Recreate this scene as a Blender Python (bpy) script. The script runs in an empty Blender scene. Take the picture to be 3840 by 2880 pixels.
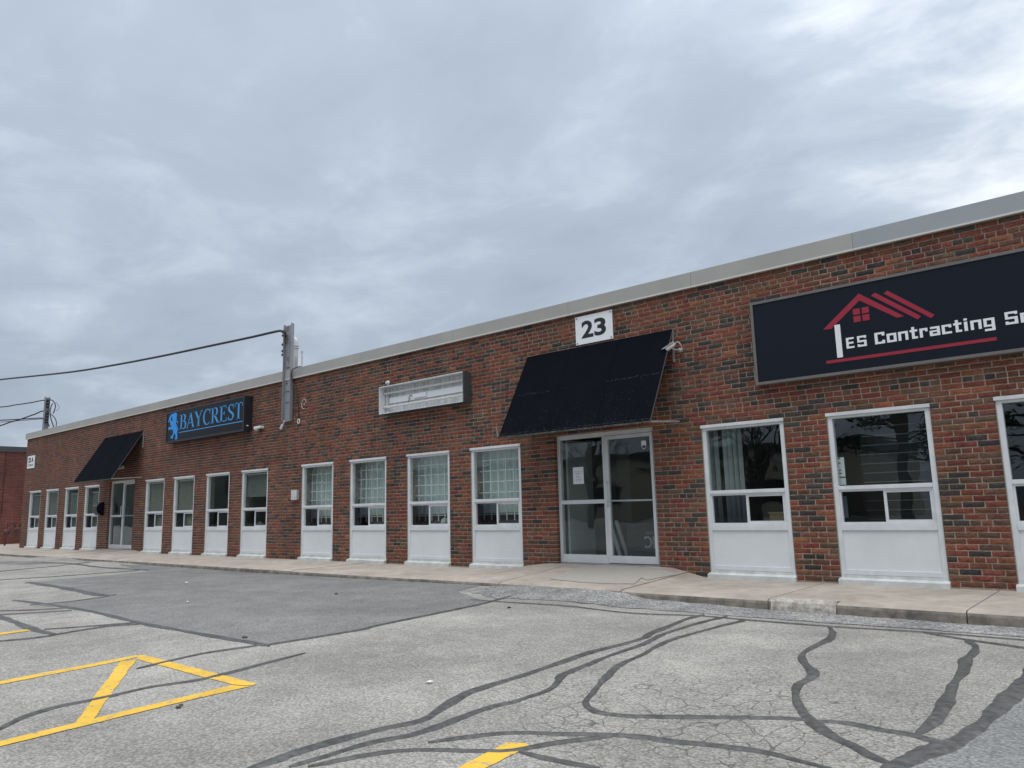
import bpy, bmesh, math, random
import numpy as np
from mathutils import Vector, Matrix

random.seed(7); rng = np.random.default_rng(7)
SC = bpy.context.scene
COL = SC.collection

# ------------------------------------------------------------------ camera
F_PX, PITCH, ROLL, YAW = 2843.2, math.radians(9.321), math.radians(-1.443), math.radians(-40.894)
CAM = Vector((0.0, -9.913, 1.0008))
FWD = Vector((math.sin(YAW)*math.cos(PITCH), math.cos(YAW)*math.cos(PITCH), math.sin(PITCH)))
_r = Vector((math.cos(YAW), -math.sin(YAW), 0)); _u = _r.cross(FWD)
RGT = math.cos(ROLL)*_r + math.sin(ROLL)*_u
UPV = -math.sin(ROLL)*_r + math.cos(ROLL)*_u
cd = bpy.data.cameras.new('camera'); cam = bpy.data.objects.new('camera', cd); COL.objects.link(cam)
cd.sensor_width = 36.0; cd.sensor_fit = 'HORIZONTAL'; cd.lens = F_PX/3840*36.0
cd.clip_start = 0.05; cd.clip_end = 2000
cam.matrix_world = Matrix((( RGT.x, UPV.x, -FWD.x, CAM.x), (RGT.y, UPV.y, -FWD.y, CAM.y), (RGT.z, UPV.z, -FWD.z, CAM.z), (0, 0, 0, 1)))
SC.camera = cam

# ------------------------------------------------------------------ light
SUN_EL, SUN_AZ = math.radians(72), math.radians(150)     # azimuth clockwise from +Y
SC.view_settings.view_transform = 'Standard'; SC.view_settings.look = 'None'
SC.view_settings.exposure = 0.68; SC.view_settings.gamma = 1.0
sl = bpy.data.lights.new('sun', 'SUN'); sl.energy = 1.5; sl.angle = math.radians(55); sl.color = (1, 0.97, 0.93)
so = bpy.data.objects.new('sun', sl); COL.objects.link(so)
sd = Vector((math.sin(SUN_AZ)*math.cos(SUN_EL), math.cos(SUN_AZ)*math.cos(SUN_EL), math.sin(SUN_EL)))
so.rotation_euler = sd.to_track_quat('Z', 'Y').to_euler(); so.location = (0, -20, 40)

W = bpy.data.worlds.new('World'); SC.world = W; W.use_nodes = True
def build_world():
    nt = W.node_tree; nt.nodes.clear(); N = nt.nodes.new; L = nt.links.new
    out = N('ShaderNodeOutputWorld'); bg = N('ShaderNodeBackground'); L(bg.outputs[0], out.inputs[0])
    sky = N('ShaderNodeTexSky'); sky.sky_type = 'NISHITA'; sky.sun_disc = False
    sky.sun_elevation = SUN_EL; sky.sun_rotation = SUN_AZ
    tc = N('ShaderNodeTexCoord'); sep = N('ShaderNodeSeparateXYZ'); L(tc.outputs['Generated'], sep.inputs[0])
    def math_(op, a, b=None, c=None):
        m = N('ShaderNodeMath'); m.operation = op
        for i, v in enumerate((a, b, c)):
            if v is None: continue
            if isinstance(v, (int, float)): m.inputs[i].default_value = v
            else: L(v, m.inputs[i])
        return m.outputs[0]
    z = math_('MAXIMUM', sep.outputs[2], 0.0)
    den = math_('ADD', z, 0.16)
    px = math_('DIVIDE', sep.outputs[0], den); py = math_('DIVIDE', sep.outputs[1], den)
    cmb = N('ShaderNodeCombineXYZ'); L(px, cmb.inputs[0]); L(py, cmb.inputs[1])
    def noise(scale, detail, rough, dist, off, sx=1.0, sy=1.0):
        mp = N('ShaderNodeMapping'); mp.inputs['Location'].default_value = off; mp.inputs['Scale'].default_value = (sx, sy, 1)
        mp.inputs['Rotation'].default_value = (0, 0, math.radians(35))
        L(cmb.outputs[0], mp.inputs[0])
        n = N('ShaderNodeTexNoise'); n.inputs['Scale'].default_value = scale; n.inputs['Detail'].default_value = detail
        n.inputs['Roughness'].default_value = rough; n.inputs['Distortion'].default_value = dist
        L(mp.outputs[0], n.inputs['Vector']); return n.outputs['Fac']
    big = noise(0.55, 3, 0.45, 0.3, (3.1, 1.7, 0))
    mid = noise(1.4, 7, 0.54, 0.6, (0.4, 5.2, 0), 1.0, 1.15)
    fine = noise(3.4, 7, 0.58, 0.5, (7.7, 2.9, 0), 1.0, 1.3)
    s = math_('MULTIPLY', big, 0.36)
    s = math_('MULTIPLY_ADD', mid, 0.42, s); s = math_('MULTIPLY_ADD', fine, 0.24, s)
    # thin spots near the veiled sun, which stands to the right of the view
    g = N('ShaderNodeVectorMath'); g.operation = 'DOT_PRODUCT'; L(tc.outputs['Generated'], g.inputs[0])
    g.inputs[1].default_value = Vector((0.30, 0.62, 0.72)).normalized()
    glow = N('ShaderNodeMapRange'); glow.interpolation_type = 'SMOOTHSTEP'
    L(g.outputs['Value'], glow.inputs[0]); glow.inputs[1].default_value = 0.55; glow.inputs[2].default_value = 1.0
    s2 = math_('MULTIPLY_ADD', glow.outputs[0], 0.22, s)
    ramp = N('ShaderNodeValToRGB'); L(s2, ramp.inputs[0]); e = ramp.color_ramp.elements
    e[0].position = 0.38; e[0].color = (0.250, 0.292, 0.350, 1)
    e[1].position = 0.72; e[1].color = (0.72, 0.75, 0.77, 1)
    m1 = e.new(0.50); m1.color = (0.290, 0.336, 0.400, 1)
    m2 = e.new(0.58); m2.color = (0.362, 0.412, 0.476, 1)
    # overcast sky: about three times as bright overhead as at the horizon
    grad = math_('MULTIPLY_ADD', z, 0.60, 0.82)
    mul = N('ShaderNodeVectorMath'); mul.operation = 'SCALE'; L(ramp.outputs[0], mul.inputs[0]); L(grad, mul.inputs['Scale'])
    skys = N('ShaderNodeVectorMath'); skys.operation = 'SCALE'; L(sky.outputs[0], skys.inputs[0]); skys.inputs['Scale'].default_value = 0.10
    mix = N('ShaderNodeMix'); mix.data_type = 'RGBA'; mix.inputs[0].default_value = 0.95
    L(skys.outputs[0], mix.inputs[6]); L(mul.outputs[0], mix.inputs[7])
    sat = mix.outputs[2]
    L(sat, bg.inputs[0]); bg.inputs[1].default_value = 1.0
build_world()

# ------------------------------------------------------------------ helpers
def ray(px, py):
    return FWD + RGT*((px-1920)/F_PX) - UPV*((py-1440)/F_PX)
def PY(px, py, Y=0.0):
    d = ray(px, py); return CAM + d*((Y-CAM.y)/d.y)
def PX(px, py, X):
    d = ray(px, py); return CAM + d*((X-CAM.x)/d.x)
def PZ(px, py, Z=-0.12):
    d = ray(px, py); return CAM + d*((Z-CAM.z)/d.z)

ORIG = {}
def tag(o, label=None, cat=None, group=None, kind=None):
    if label: o['label'] = label
    if cat: o['category'] = cat
    if group: o['group'] = group
    if kind: o['kind'] = kind
    return o
def thing(name, loc, label, cat, group=None):
    o = bpy.data.objects.new(name, None); o.empty_display_size = 0.1; COL.objects.link(o)
    o.location = loc; ORIG[o.name] = Vector(loc)
    return tag(o, label, cat, group)
def link(name, me, parent=None, world_origin=None):
    """mesh given in world coordinates minus its parent's origin"""
    o = bpy.data.objects.new(name, me); COL.objects.link(o)
    if parent: o.parent = parent; ORIG[o.name] = ORIG[parent.name].copy()
    else: ORIG[o.name] = Vector(world_origin or (0, 0, 0)); o.location = ORIG[o.name]
    return o

class MB:
    def __init__(s): s.v = []; s.f = []; s.m = []
    def add(s, vs, fs, mi=0):
        b = len(s.v); s.v += [tuple(v) for v in vs]; s.f += [tuple(b+i for i in f) for f in fs]; s.m += [mi]*len(fs); return s
    def box(s, x0, x1, y0, y1, z0, z1, mi=0, bev=0.0):
        if bev > 0:
            b = bev
            # chamfered box: 24 verts
            bm = bmesh.new(); bmesh.ops.create_cube(bm, size=1.0)
            for v in bm.verts:
                v.co = Vector(((x0+x1)/2+v.co.x*(x1-x0), (y0+y1)/2+v.co.y*(y1-y0), (z0+z1)/2+v.co.z*(z1-z0)))
            bmesh.ops.bevel(bm, geom=bm.edges[:], offset=b, segments=1, affect='EDGES', profile=0.5)
            bm.verts.index_update(); s.add([v.co for v in bm.verts], [[v.index for v in f.verts] for f in bm.faces], mi); bm.free(); return s
        v = [(x0,y0,z0),(x1,y0,z0),(x1,y1,z0),(x0,y1,z0),(x0,y0,z1),(x1,y0,z1),(x1,y1,z1),(x0,y1,z1)]
        return s.add(v, [(0,3,2,1),(4,5,6,7),(0,1,5,4),(1,2,6,5),(2,3,7,6),(3,0,4,7)], mi)
    def prism(s, a, b, w, h, mi=0, up=(0,0,1)):
        a = Vector(a); b = Vector(b); d = (b-a).normalized(); u = Vector(up)
        x = d.cross(u)
        if x.length < 1e-4: x = d.cross(Vector((1,0,0)))
        x.normalize(); y = x.cross(d).normalized()
        c = [x*w/2+y*h/2, -x*w/2+y*h/2, -x*w/2-y*h/2, x*w/2-y*h/2]
        vs = [a+k for k in c]+[b+k for k in c]
        return s.add(vs, [(0,1,2,3),(7,6,5,4),(0,4,5,1),(1,5,6,2),(2,6,7,3),(3,7,4,0)], mi)
    def tube(s, pts, r, n=8, mi=0, caps=True):
        pts = [Vector(p) for p in pts]; rings = []; rr = r if isinstance(r, (list, tuple)) else [r]*len(pts)
        ref = Vector((0.13, 0.29, 0.94)); prev = None
        for i, p in enumerate(pts):
            d = (pts[min(i+1, len(pts)-1)]-pts[max(i-1, 0)]).normalized()
            if prev is None:
                x = d.cross(ref)
                if x.length < 1e-3: x = d.cross(Vector((1,0,0)))
            else: x = prev - d*prev.dot(d)
            x.normalize(); prev = x; y = d.cross(x)
            rings.append([p+(x*math.cos(2*math.pi*k/n)+y*math.sin(2*math.pi*k/n))*rr[i] for k in range(n)])
        b = [v for g in rings for v in g]; f = []
        for i in range(len(pts)-1):
            for k in range(n):
                k2 = (k+1) % n; f.append((i*n+k, i*n+k2, (i+1)*n+k2, (i+1)*n+k))
        if caps: f.append(tuple(reversed(range(n)))); f.append(tuple((len(pts)-1)*n+k for k in range(n)))
        return s.add(b, f, mi)
    def lathe(s, c, axis, prof, n=16, mi=0):
        """prof: list of (distance along axis, radius)"""
        c = Vector(c); a = Vector(axis).normalized()
        return s.tube([c+a*t for t, _ in prof], [max(r, 1e-4) for _, r in prof], n, mi)
    def slab(s, poly, thick, axis, mi=0):
        """closed flat polygon (list of Vectors) pushed along axis"""
        n = len(poly); a = Vector(axis)*thick; A = [Vector(p) for p in poly]; B = [p+a for p in A]
        nn = sum(((A[i]).cross(A[(i+1) % n]) for i in range(n)), Vector())
        fs = [tuple(range(n)), tuple(reversed(range(n, 2*n)))]
        if nn.dot(a) > 0: fs = [tuple(reversed(f)) for f in fs]
        fs += [(i, (i+1) % n, n+(i+1) % n, n+i) if nn.dot(a) > 0 else ((i+1) % n, i, n+i, n+(i+1) % n) for i in range(n)]
        return s.add(A+B, fs, mi)
    def mesh(s, name, mats, origin=(0,0,0), smooth=False):
        me = bpy.data.meshes.new(name); o = Vector(origin)
        me.from_pydata([(v[0]-o.x, v[1]-o.y, v[2]-o.z) for v in s.v], [], s.f)
        for m in (mats if isinstance(mats, (list, tuple)) else [mats]): me.materials.append(m)
        me.polygons.foreach_set('material_index', s.m)
        if smooth: me.polygons.foreach_set('use_smooth', [True]*len(s.f))
        me.update(); return me
    def build(s, name, mats, parent=None, origin=None, smooth=False):
        og = ORIG[parent.name] if parent else Vector(origin or (0, 0, 0))
        return link(name, s.mesh(name, mats, og, smooth), parent, og)

# ------------------------------------------------------------------ materials
def mat(name, col, rough=0.6, metal=0.0, noise=0.0, nscale=8.0, bump=0.0, bscale=60.0, spec=0.5, col2=None, streak=None, coat=0.0, big=None):
    m = bpy.data.materials.new(name); m.use_nodes = True; nt = m.node_tree; N = nt.nodes.new; L = nt.links.new
    b = nt.nodes['Principled BSDF']; b.inputs['Roughness'].default_value = rough; b.inputs['Metallic'].default_value = metal
    b.inputs['Specular IOR Level'].default_value = spec; b.inputs['Base Color'].default_value = (*col, 1)
    if coat: b.inputs['Coat Weight'].default_value = coat
    tc = N('ShaderNodeTexCoord')
    if noise > 0 or col2:
        n = N('ShaderNodeTexNoise'); n.inputs['Scale'].default_value = nscale; n.inputs['Detail'].default_value = 6; n.inputs['Roughness'].default_value = 0.6
        if streak:
            mp = N('ShaderNodeMapping'); mp.inputs['Scale'].default_value = streak; L(tc.outputs['Object'], mp.inputs[0]); L(mp.outputs[0], n.inputs['Vector'])
        else: L(tc.outputs['Object'], n.inputs['Vector'])
        r = N('ShaderNodeValToRGB'); L(n.outputs['Fac'], r.inputs[0])
        c2 = col2 or tuple(c*(1-noise) for c in col); c1 = col if col2 else tuple(min(1, c*(1+noise*0.6)) for c in col)
        r.color_ramp.elements[0].position = 0.38; r.color_ramp.elements[1].position = 0.62
        r.color_ramp.elements[0].color = (*c2, 1); r.color_ramp.elements[1].color = (*c1, 1)
        L(r.outputs[0], b.inputs['Base Color'])
    if big:
        src = b.inputs['Base Color'].links[0].from_socket if b.inputs['Base Color'].links else None
        n4 = N('ShaderNodeTexNoise'); n4.inputs['Scale'].default_value = big[0]; n4.inputs['Detail'].default_value = 7; n4.inputs['Roughness'].default_value = 0.65; L(tc.outputs['Object'], n4.inputs['Vector'])
        r4 = N('ShaderNodeMapRange'); L(n4.outputs['Fac'], r4.inputs[0]); r4.inputs[1].default_value = 0.35; r4.inputs[2].default_value = 0.65; r4.inputs[3].default_value = 1-big[1]; r4.inputs[4].default_value = 1+big[1]*.4
        v4 = N('ShaderNodeVectorMath'); v4.operation = 'SCALE'; L(r4.outputs[0], v4.inputs['Scale'])
        if src: L(src, v4.inputs[0])
        else: v4.inputs[0].default_value = col
        L(v4.outputs[0], b.inputs['Base Color'])
    if bump > 0:
        n2 = N('ShaderNodeTexNoise'); n2.inputs['Scale'].default_value = bscale; n2.inputs['Detail'].default_value = 4; L(tc.outputs['Object'], n2.inputs['Vector'])
        bp = N('ShaderNodeBump'); bp.inputs['Strength'].default_value = bump; bp.inputs['Distance'].default_value = 0.01
        L(n2.outputs['Fac'], bp.inputs['Height']); L(bp.outputs[0], b.inputs['Normal'])
    return m

def brick_mat(name, attr):
    m = bpy.data.materials.new(name); m.use_nodes = True; nt = m.node_tree; N = nt.nodes.new; L = nt.links.new
    b = nt.nodes['Principled BSDF']; b.inputs['Roughness'].default_value = 0.85; b.inputs['Specular IOR Level'].default_value = 0.25
    if attr:
        a = N('ShaderNodeAttribute'); a.attribute_name = 'brick_col'; col = a.outputs['Color']
    else:
        a = N('ShaderNodeObjectInfo'); col = a.outputs['Color']
    g = N('ShaderNodeNewGeometry')
    mp = N('ShaderNodeMapping'); mp.inputs['Scale'].default_value = (1, 1, 3.2); L(g.outputs['Position'], mp.inputs[0])
    n = N('ShaderNodeTexNoise'); n.inputs['Scale'].default_value = 9; n.inputs['Detail'].default_value = 3; n.inputs['Distortion'].default_value = 0.4; L(mp.outputs[0], n.inputs['Vector'])
    # torn grooves: narrow band of the stretched noise
    sb = N('ShaderNodeMath'); sb.operation = 'SUBTRACT'; L(n.outputs['Fac'], sb.inputs[0]); sb.inputs[1].default_value = 0.5
    ab = N('ShaderNodeMath'); ab.operation = 'ABSOLUTE'; L(sb.outputs[0], ab.inputs[0])
    mr = N('ShaderNodeMapRange'); L(ab.outputs[0], mr.inputs[0]); mr.inputs[1].default_value = 0.0; mr.inputs[2].default_value = 0.035; mr.inputs[3].default_value = 0.55; mr.inputs[4].default_value = 1.0
    n2 = N('ShaderNodeTexNoise'); n2.inputs['Scale'].default_value = 38; n2.inputs['Detail'].default_value = 5; L(g.outputs['Position'], n2.inputs['Vector'])
    mr2 = N('ShaderNodeMapRange'); L(n2.outputs['Fac'], mr2.inputs[0]); mr2.inputs[1].default_value = 0.25; mr2.inputs[2].default_value = 0.75; mr2.inputs[3].default_value = 0.72; mr2.inputs[4].default_value = 1.25
    # broad weathering over the whole wall
    n3 = N('ShaderNodeTexNoise'); n3.inputs['Scale'].default_value = 0.55; n3.inputs['Detail'].default_value = 4; L(g.outputs['Position'], n3.inputs['Vector'])
    mr3 = N('ShaderNodeMapRange'); L(n3.outputs['Fac'], mr3.inputs[0]); mr3.inputs[1].default_value = 0.3; mr3.inputs[2].default_value = 0.7; mr3.inputs[3].default_value = 0.84; mr3.inputs[4].default_value = 1.12
    m1 = N('ShaderNodeMath'); m1.operation = 'MULTIPLY'; L(mr.outputs[0], m1.inputs[0]); L(mr2.outputs[0], m1.inputs[1])
    mp5 = N('ShaderNodeMapping'); mp5.inputs['Scale'].default_value = (2.2, 1, 0.28); L(g.outputs['Position'], mp5.inputs[0])      # rain streaks
    n5 = N('ShaderNodeTexNoise'); n5.inputs['Scale'].default_value = 1.6; n5.inputs['Detail'].default_value = 6; n5.inputs['Roughness'].default_value = 0.65; L(mp5.outputs[0], n5.inputs['Vector'])
    mr5 = N('ShaderNodeMapRange'); L(n5.outputs['Fac'], mr5.inputs[0]); mr5.inputs[1].default_value = 0.36; mr5.inputs[2].default_value = 0.6; mr5.inputs[3].default_value = 0.80; mr5.inputs[4].default_value = 1.06
    m5 = N('ShaderNodeMath'); m5.operation = 'MULTIPLY'; L(mr3.outputs[0], m5.inputs[0]); L(mr5.outputs[0], m5.inputs[1])
    m2 = N('ShaderNodeMath'); m2.operation = 'MULTIPLY'; L(m1.outputs[0], m2.inputs[0]); L(m5.outputs[0], m2.inputs[1])
    vm = N('ShaderNodeVectorMath'); vm.operation = 'SCALE'; L(col, vm.inputs[0]); L(m2.outputs[0], vm.inputs['Scale'])
    L(vm.outputs[0], b.inputs['Base Color'])
    bp = N('ShaderNodeBump'); bp.inputs['Strength'].default_value = 0.6; bp.inputs['Distance'].default_value = 0.006
    L(m1.outputs[0], bp.inputs['Height']); L(bp.outputs[0], b.inputs['Normal'])
    return m

def asphalt_mat(name, light, dark, speck, cracks=0.0, stain=0.0):
    m = bpy.data.materials.new(name); m.use_nodes = True; nt = m.node_tree; N = nt.nodes.new; L = nt.links.new
    b = nt.nodes['Principled BSDF']; b.inputs['Roughness'].default_value = 0.9; b.inputs['Specular IOR Level'].default_value = 0.3
    g = N('ShaderNodeNewGeometry'); pos = g.outputs['Position']
    def noi(sc, det, ro=0.6, vec=pos):
        n = N('ShaderNodeTexNoise'); n.inputs['Scale'].default_value = sc; n.inputs['Detail'].default_value = det; n.inputs['Roughness'].default_value = ro; L(vec, n.inputs['Vector']); return n.outputs['Fac']
    def mrange(x, a, bb, c, d):
        r = N('ShaderNodeMapRange'); L(x, r.inputs[0]); r.inputs[1].default_value = a; r.inputs[2].default_value = bb; r.inputs[3].default_value = c; r.inputs[4].default_value = d; return r.outputs[0]
    def mul(a, c):
        q = N('ShaderNodeMath'); q.operation = 'MULTIPLY'; L(a, q.inputs[0])
        if isinstance(c, float): q.inputs[1].default_value = c
        else: L(c, q.inputs[1])
        return q.outputs[0]
    v = N('ShaderNodeTexVoronoi'); v.inputs['Scale'].default_value = 62; L(pos, v.inputs['Vector'])      # exposed stones
    sepc = N('ShaderNodeSeparateColor'); L(v.outputs['Color'], sepc.inputs[0])
    stone = mrange(sepc.outputs[0], 0.0, 1.0, 1-speck, 1+speck)
    binder = mrange(v.outputs['Distance'], 0.35, 0.75, 1.0, 0.62)
    f = mul(stone, binder)
    f = mul(f, mrange(noi(140, 3), 0.3, 0.7, 0.80, 1.2))
    f = mul(f, mrange(noi(0.9, 6, .7), 0.3, 0.7, 0.84, 1.12))
    f = mul(f, mrange(noi(5.0, 5), 0.3, 0.7, 0.92, 1.07))
    if stain:
        f = mul(f, mrange(noi(0.42, 7, 0.7), 0.42, 0.62, 1.0-stain, 1.0))
    rc = N('ShaderNodeMix'); rc.data_type = 'RGBA'; L(mrange(noi(2.3, 4), 0.35, 0.65, 0, 1), rc.inputs[0]); rc.inputs[6].default_value = (*dark, 1); rc.inputs[7].default_value = (*light, 1)
    sc_ = N('ShaderNodeVectorMath'); sc_.operation = 'SCALE'; L(rc.outputs[2], sc_.inputs[0])
    if cracks:
        mp = N('ShaderNodeVectorMath'); mp.operation = 'ADD'; L(pos, mp.inputs[0])
        nn = N('ShaderNodeTexNoise'); nn.inputs['Scale'].default_value = 2.5; nn.inputs['Detail'].default_value = 3; L(pos, nn.inputs['Vector'])
        q = N('ShaderNodeVectorMath'); q.operation = 'SCALE'; L(nn.outputs['Color'], q.inputs[0]); q.inputs['Scale'].default_value = 0.25; L(q.outputs[0], mp.inputs[1])
        vo = N('ShaderNodeTexVoronoi'); vo.feature = 'DISTANCE_TO_EDGE'; vo.inputs['Scale'].default_value = 6.5; L(mp.outputs[0], vo.inputs['Vector'])
        line = mrange(vo.outputs['Distance'], 0.008, 0.03, 1.0, 0.0)
        # worn zone where the crack sealing runs together
        dv = N('ShaderNodeVectorMath'); dv.operation = 'DISTANCE'; L(pos, dv.inputs[0]); dv.inputs[1].default_value = (-2.1, -6.0, -0.12)
        zone = mul(mrange(dv.outputs['Value'], 0.7, 1.7, 1.0, 0.0), mrange(noi(1.7, 3), 0.30, 0.46, 0.0, 1.0))
        cr = mul(mul(line, zone), cracks)
        inv = N('ShaderNodeMath'); inv.operation = 'SUBTRACT'; inv.inputs[0].default_value = 1.0; L(cr, inv.inputs[1])
        f = mul(f, inv.outputs[0])
    L(f, sc_.inputs['Scale']); L(sc_.outputs[0], b.inputs['Base Color'])
    bp = N('ShaderNodeBump'); bp.inputs['Strength'].default_value = 0.7; bp.inputs['Distance'].default_value = 0.008
    L(f, bp.inputs['Height']); L(bp.outputs[0], b.inputs['Normal'])
    return m

def paint_mat(name, col, under):
    m = mat(name, col, 0.75, bump=0.4, bscale=120); nt = m.node_tree; N = nt.nodes.new; L = nt.links.new
    b = nt.nodes['Principled BSDF']; g = N('ShaderNodeNewGeometry')
    n = N('ShaderNodeTexNoise'); n.inputs['Scale'].default_value = 22; n.inputs['Detail'].default_value = 8; n.inputs['Roughness'].default_value = 0.75; L(g.outputs['Position'], n.inputs['Vector'])
    r = N('ShaderNodeMapRange'); L(n.outputs['Fac'], r.inputs[0]); r.inputs[1].default_value = 0.38; r.inputs[2].default_value = 0.46
    n2 = N('ShaderNodeTexNoise'); n2.inputs['Scale'].default_value = 3; n2.inputs['Detail'].default_value = 5; L(g.outputs['Position'], n2.inputs['Vector'])
    r2 = N('ShaderNodeMapRange'); L(n2.outputs['Fac'], r2.inputs[0]); r2.inputs[1].default_value = 0.3; r2.inputs[2].default_value = 0.7; r2.inputs[3].default_value = 0.82; r2.inputs[4].default_value = 1.1
    x = N('ShaderNodeMix'); x.data_type = 'RGBA'; L(r.outputs[0], x.inputs[0]); x.inputs[6].default_value = (*under, 1); x.inputs[7].default_value = (*col, 1)
    s = N('ShaderNodeVectorMath'); s.operation = 'SCALE'; L(x.outputs[2], s.inputs[0]); L(r2.outputs[0], s.inputs['Scale']); L(s.outputs[0], b.inputs['Base Color'])
    return m

def glass_mat(name, tint, refl=1.0):
    m = bpy.data.materials.new(name); m.use_nodes = True; nt = m.node_tree; nt.nodes.clear(); N = nt.nodes.new; L = nt.links.new
    o = N('ShaderNodeOutputMaterial'); mx = N('ShaderNodeMixShader'); t = N('ShaderNodeBsdfTransparent'); gl = N('ShaderNodeBsdfGlossy')
    t.inputs[0].default_value = (*tint, 1); gl.inputs['Roughness'].default_value = 0.0; gl.inputs['Color'].default_value = (0.93, 0.97, 1, 1)
    fr = N('ShaderNodeFresnel'); bf = N('ShaderNodeNewGeometry'); io = N('ShaderNodeMix'); io.data_type = 'FLOAT'; L(bf.outputs['Backfacing'], io.inputs[0]); io.inputs[2].default_value = 1.52; io.inputs[3].default_value = 1/1.52; L(io.outputs[0], fr.inputs['IOR'])
    q = N('ShaderNodeMath'); q.operation = 'MULTIPLY'; q.use_clamp = True; L(fr.outputs[0], q.inputs[0]); q.inputs[1].default_value = 0.95*refl
    # panes are never quite flat: mirrored things wobble a little
    tc = N('ShaderNodeNewGeometry'); n = N('ShaderNodeTexNoise'); n.inputs['Scale'].default_value = 2.2; n.inputs['Detail'].default_value = 1; L(tc.outputs['Position'], n.inputs['Vector'])
    bp = N('ShaderNodeBump'); bp.inputs['Strength'].default_value = 0.10; bp.inputs['Distance'].default_value = 0.02; L(n.outputs['Fac'], bp.inputs['Height']); L(bp.outputs[0], gl.inputs['Normal'])
    L(q.outputs[0], mx.inputs[0]); L(t.outputs[0], mx.inputs[1]); L(gl.outputs[0], mx.inputs[2]); L(mx.outputs[0], o.inputs[0])
    return m

M = {}
M['brick'] = brick_mat('torn_face_brick', False)
M['brick_far'] = brick_mat('torn_face_brick_course', True)
M['mortar'] = mat('mortar', (0.42, 0.335, 0.27), 0.95, big=(.8, .25), noise=0.2, nscale=14, bump=0.5, bscale=150, spec=0.2)
M['asphalt'] = asphalt_mat('weathered_asphalt', (0.455, 0.436, 0.400), (0.385, 0.372, 0.346), 0.22, cracks=0.55, stain=0.24)
M['patch'] = asphalt_mat('newer_asphalt', (0.285, 0.281, 0.272), (0.245, 0.243, 0.238), 0.16, stain=0.18)
M['patch_pale'] = asphalt_mat('older_asphalt_patch', (0.29, 0.288, 0.28), (0.25, 0.25, 0.25), 0.2)
M['rough_asphalt'] = asphalt_mat('loose_gravelly_asphalt', (0.46, 0.455, 0.44), (0.30, 0.30, 0.30), 0.6, stain=0.3)
M['seal'] = mat('bitumen_crack_seal', (0.088, 0.087, 0.085), 0.6, noise=0.4, nscale=18, big=(3, .3), bump=0.4, bscale=70)
M['yellow'] = paint_mat('yellow_road_paint', (0.76, 0.465, 0.045), (0.32, 0.28, 0.20))
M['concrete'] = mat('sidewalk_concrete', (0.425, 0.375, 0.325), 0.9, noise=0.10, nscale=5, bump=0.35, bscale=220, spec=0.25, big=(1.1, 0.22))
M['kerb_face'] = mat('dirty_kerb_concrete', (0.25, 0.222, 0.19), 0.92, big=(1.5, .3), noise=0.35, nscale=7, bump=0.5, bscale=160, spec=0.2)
M['repair'] = mat('pale_repair_mortar', (0.50, 0.475, 0.43), 0.9, col2=(0.27, 0.24, 0.205), nscale=16, bump=0.6, bscale=60)
M['frame'] = mat('white_aluminium', (0.66, 0.68, 0.69), 0.42, noise=0.05, nscale=3, big=(5, .08))
M['panel'] = mat('white_spandrel_panel', (0.69, 0.71, 0.72), 0.5, noise=0.03, nscale=1.6, bump=0.05, bscale=300, big=(2.3, .05))
M['door_frame'] = mat('satin_grey_aluminium', (0.63, 0.64, 0.65), 0.38, noise=0.06, nscale=4, metal=0.1)
M['sill'] = mat('sill_metal', (0.58, 0.60, 0.58), 0.45, noise=0.14, nscale=6)
M['caulk'] = mat('grey_caulk', (0.33, 0.32, 0.27), 0.9)
M['glass'] = glass_mat('window_glass', (0.93, 0.965, 0.955))
M['screen_glass'] = glass_mat('screened_glass', (0.58, 0.60, 0.64), 0.45)
M['coping'] = mat('coping_metal_warm', (0.37, 0.36, 0.335), 0.5, noise=0.06, nscale=1.2)
M['coping_edge'] = mat('coping_drip_edge', (0.60, 0.59, 0.56), 0.5)
M['coping_blue'] = mat('coping_metal_cool', (0.315, 0.335, 0.35), 0.5, noise=0.06, nscale=1.2)
M['awning'] = mat('navy_awning_canvas', (0.0034, 0.0047, 0.0082), 0.9, noise=0.12, nscale=3, bump=0.1, bscale=220, spec=0.06)
M['awning_dirt'] = mat('dirty_hem', (0.13, 0.125, 0.10), 0.95, col2=(0.012, 0.015, 0.022), nscale=45)
M['fleck'] = mat('lichen_fleck', (0.13, 0.13, 0.125), 0.9)
M['rod'] = mat('galvanised_rod', (0.42, 0.43, 0.43), 0.5, metal=0.4, noise=0.15)
M['dark_rod'] = mat('dull_rail', (0.12, 0.125, 0.13), 0.55, metal=.3)
M['black_metal'] = mat('black_painted_metal', (0.018, 0.020, 0.026), 0.42)
M['sign_face_black'] = mat('black_acrylic', (0.005, 0.006, 0.009), 0.3, spec=0.2)
M['sign_face_navy'] = mat('navy_sign_film', (0.0050, 0.0085, 0.0165), 0.4, spec=0.25)
M['sign_frame'] = mat('bronze_sign_frame', (0.145, 0.135, 0.130), 0.45, noise=0.08)
M['blue'] = mat('sky_blue_vinyl', (0.015, 0.29, 0.78), 0.4)
M['blue_pale'] = mat('pale_blue_vinyl', (0.05, 0.31, 0.68), 0.4)
M['red'] = mat('crimson_vinyl', (0.31, 0.013, 0.035), 0.45)
M['white_vinyl'] = mat('white_vinyl', (0.78, 0.79, 0.80), 0.45)
M['plate'] = mat('white_sign_plate', (0.80, 0.82, 0.84), 0.4, noise=0.02)
M['ink'] = mat('black_ink', (0.012, 0.013, 0.016), 0.5)
M['mast'] = mat('galvanised_mast', (0.27, 0.28, 0.305), 0.55, metal=0.15, noise=0.10, nscale=4)
M['rust'] = mat('rusty_zinc', (0.27, 0.25, 0.25), 0.8, col2=(0.12, 0.065, 0.04), nscale=18)
M['cable'] = mat('black_cable', (0.022, 0.023, 0.026), 0.5)
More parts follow.
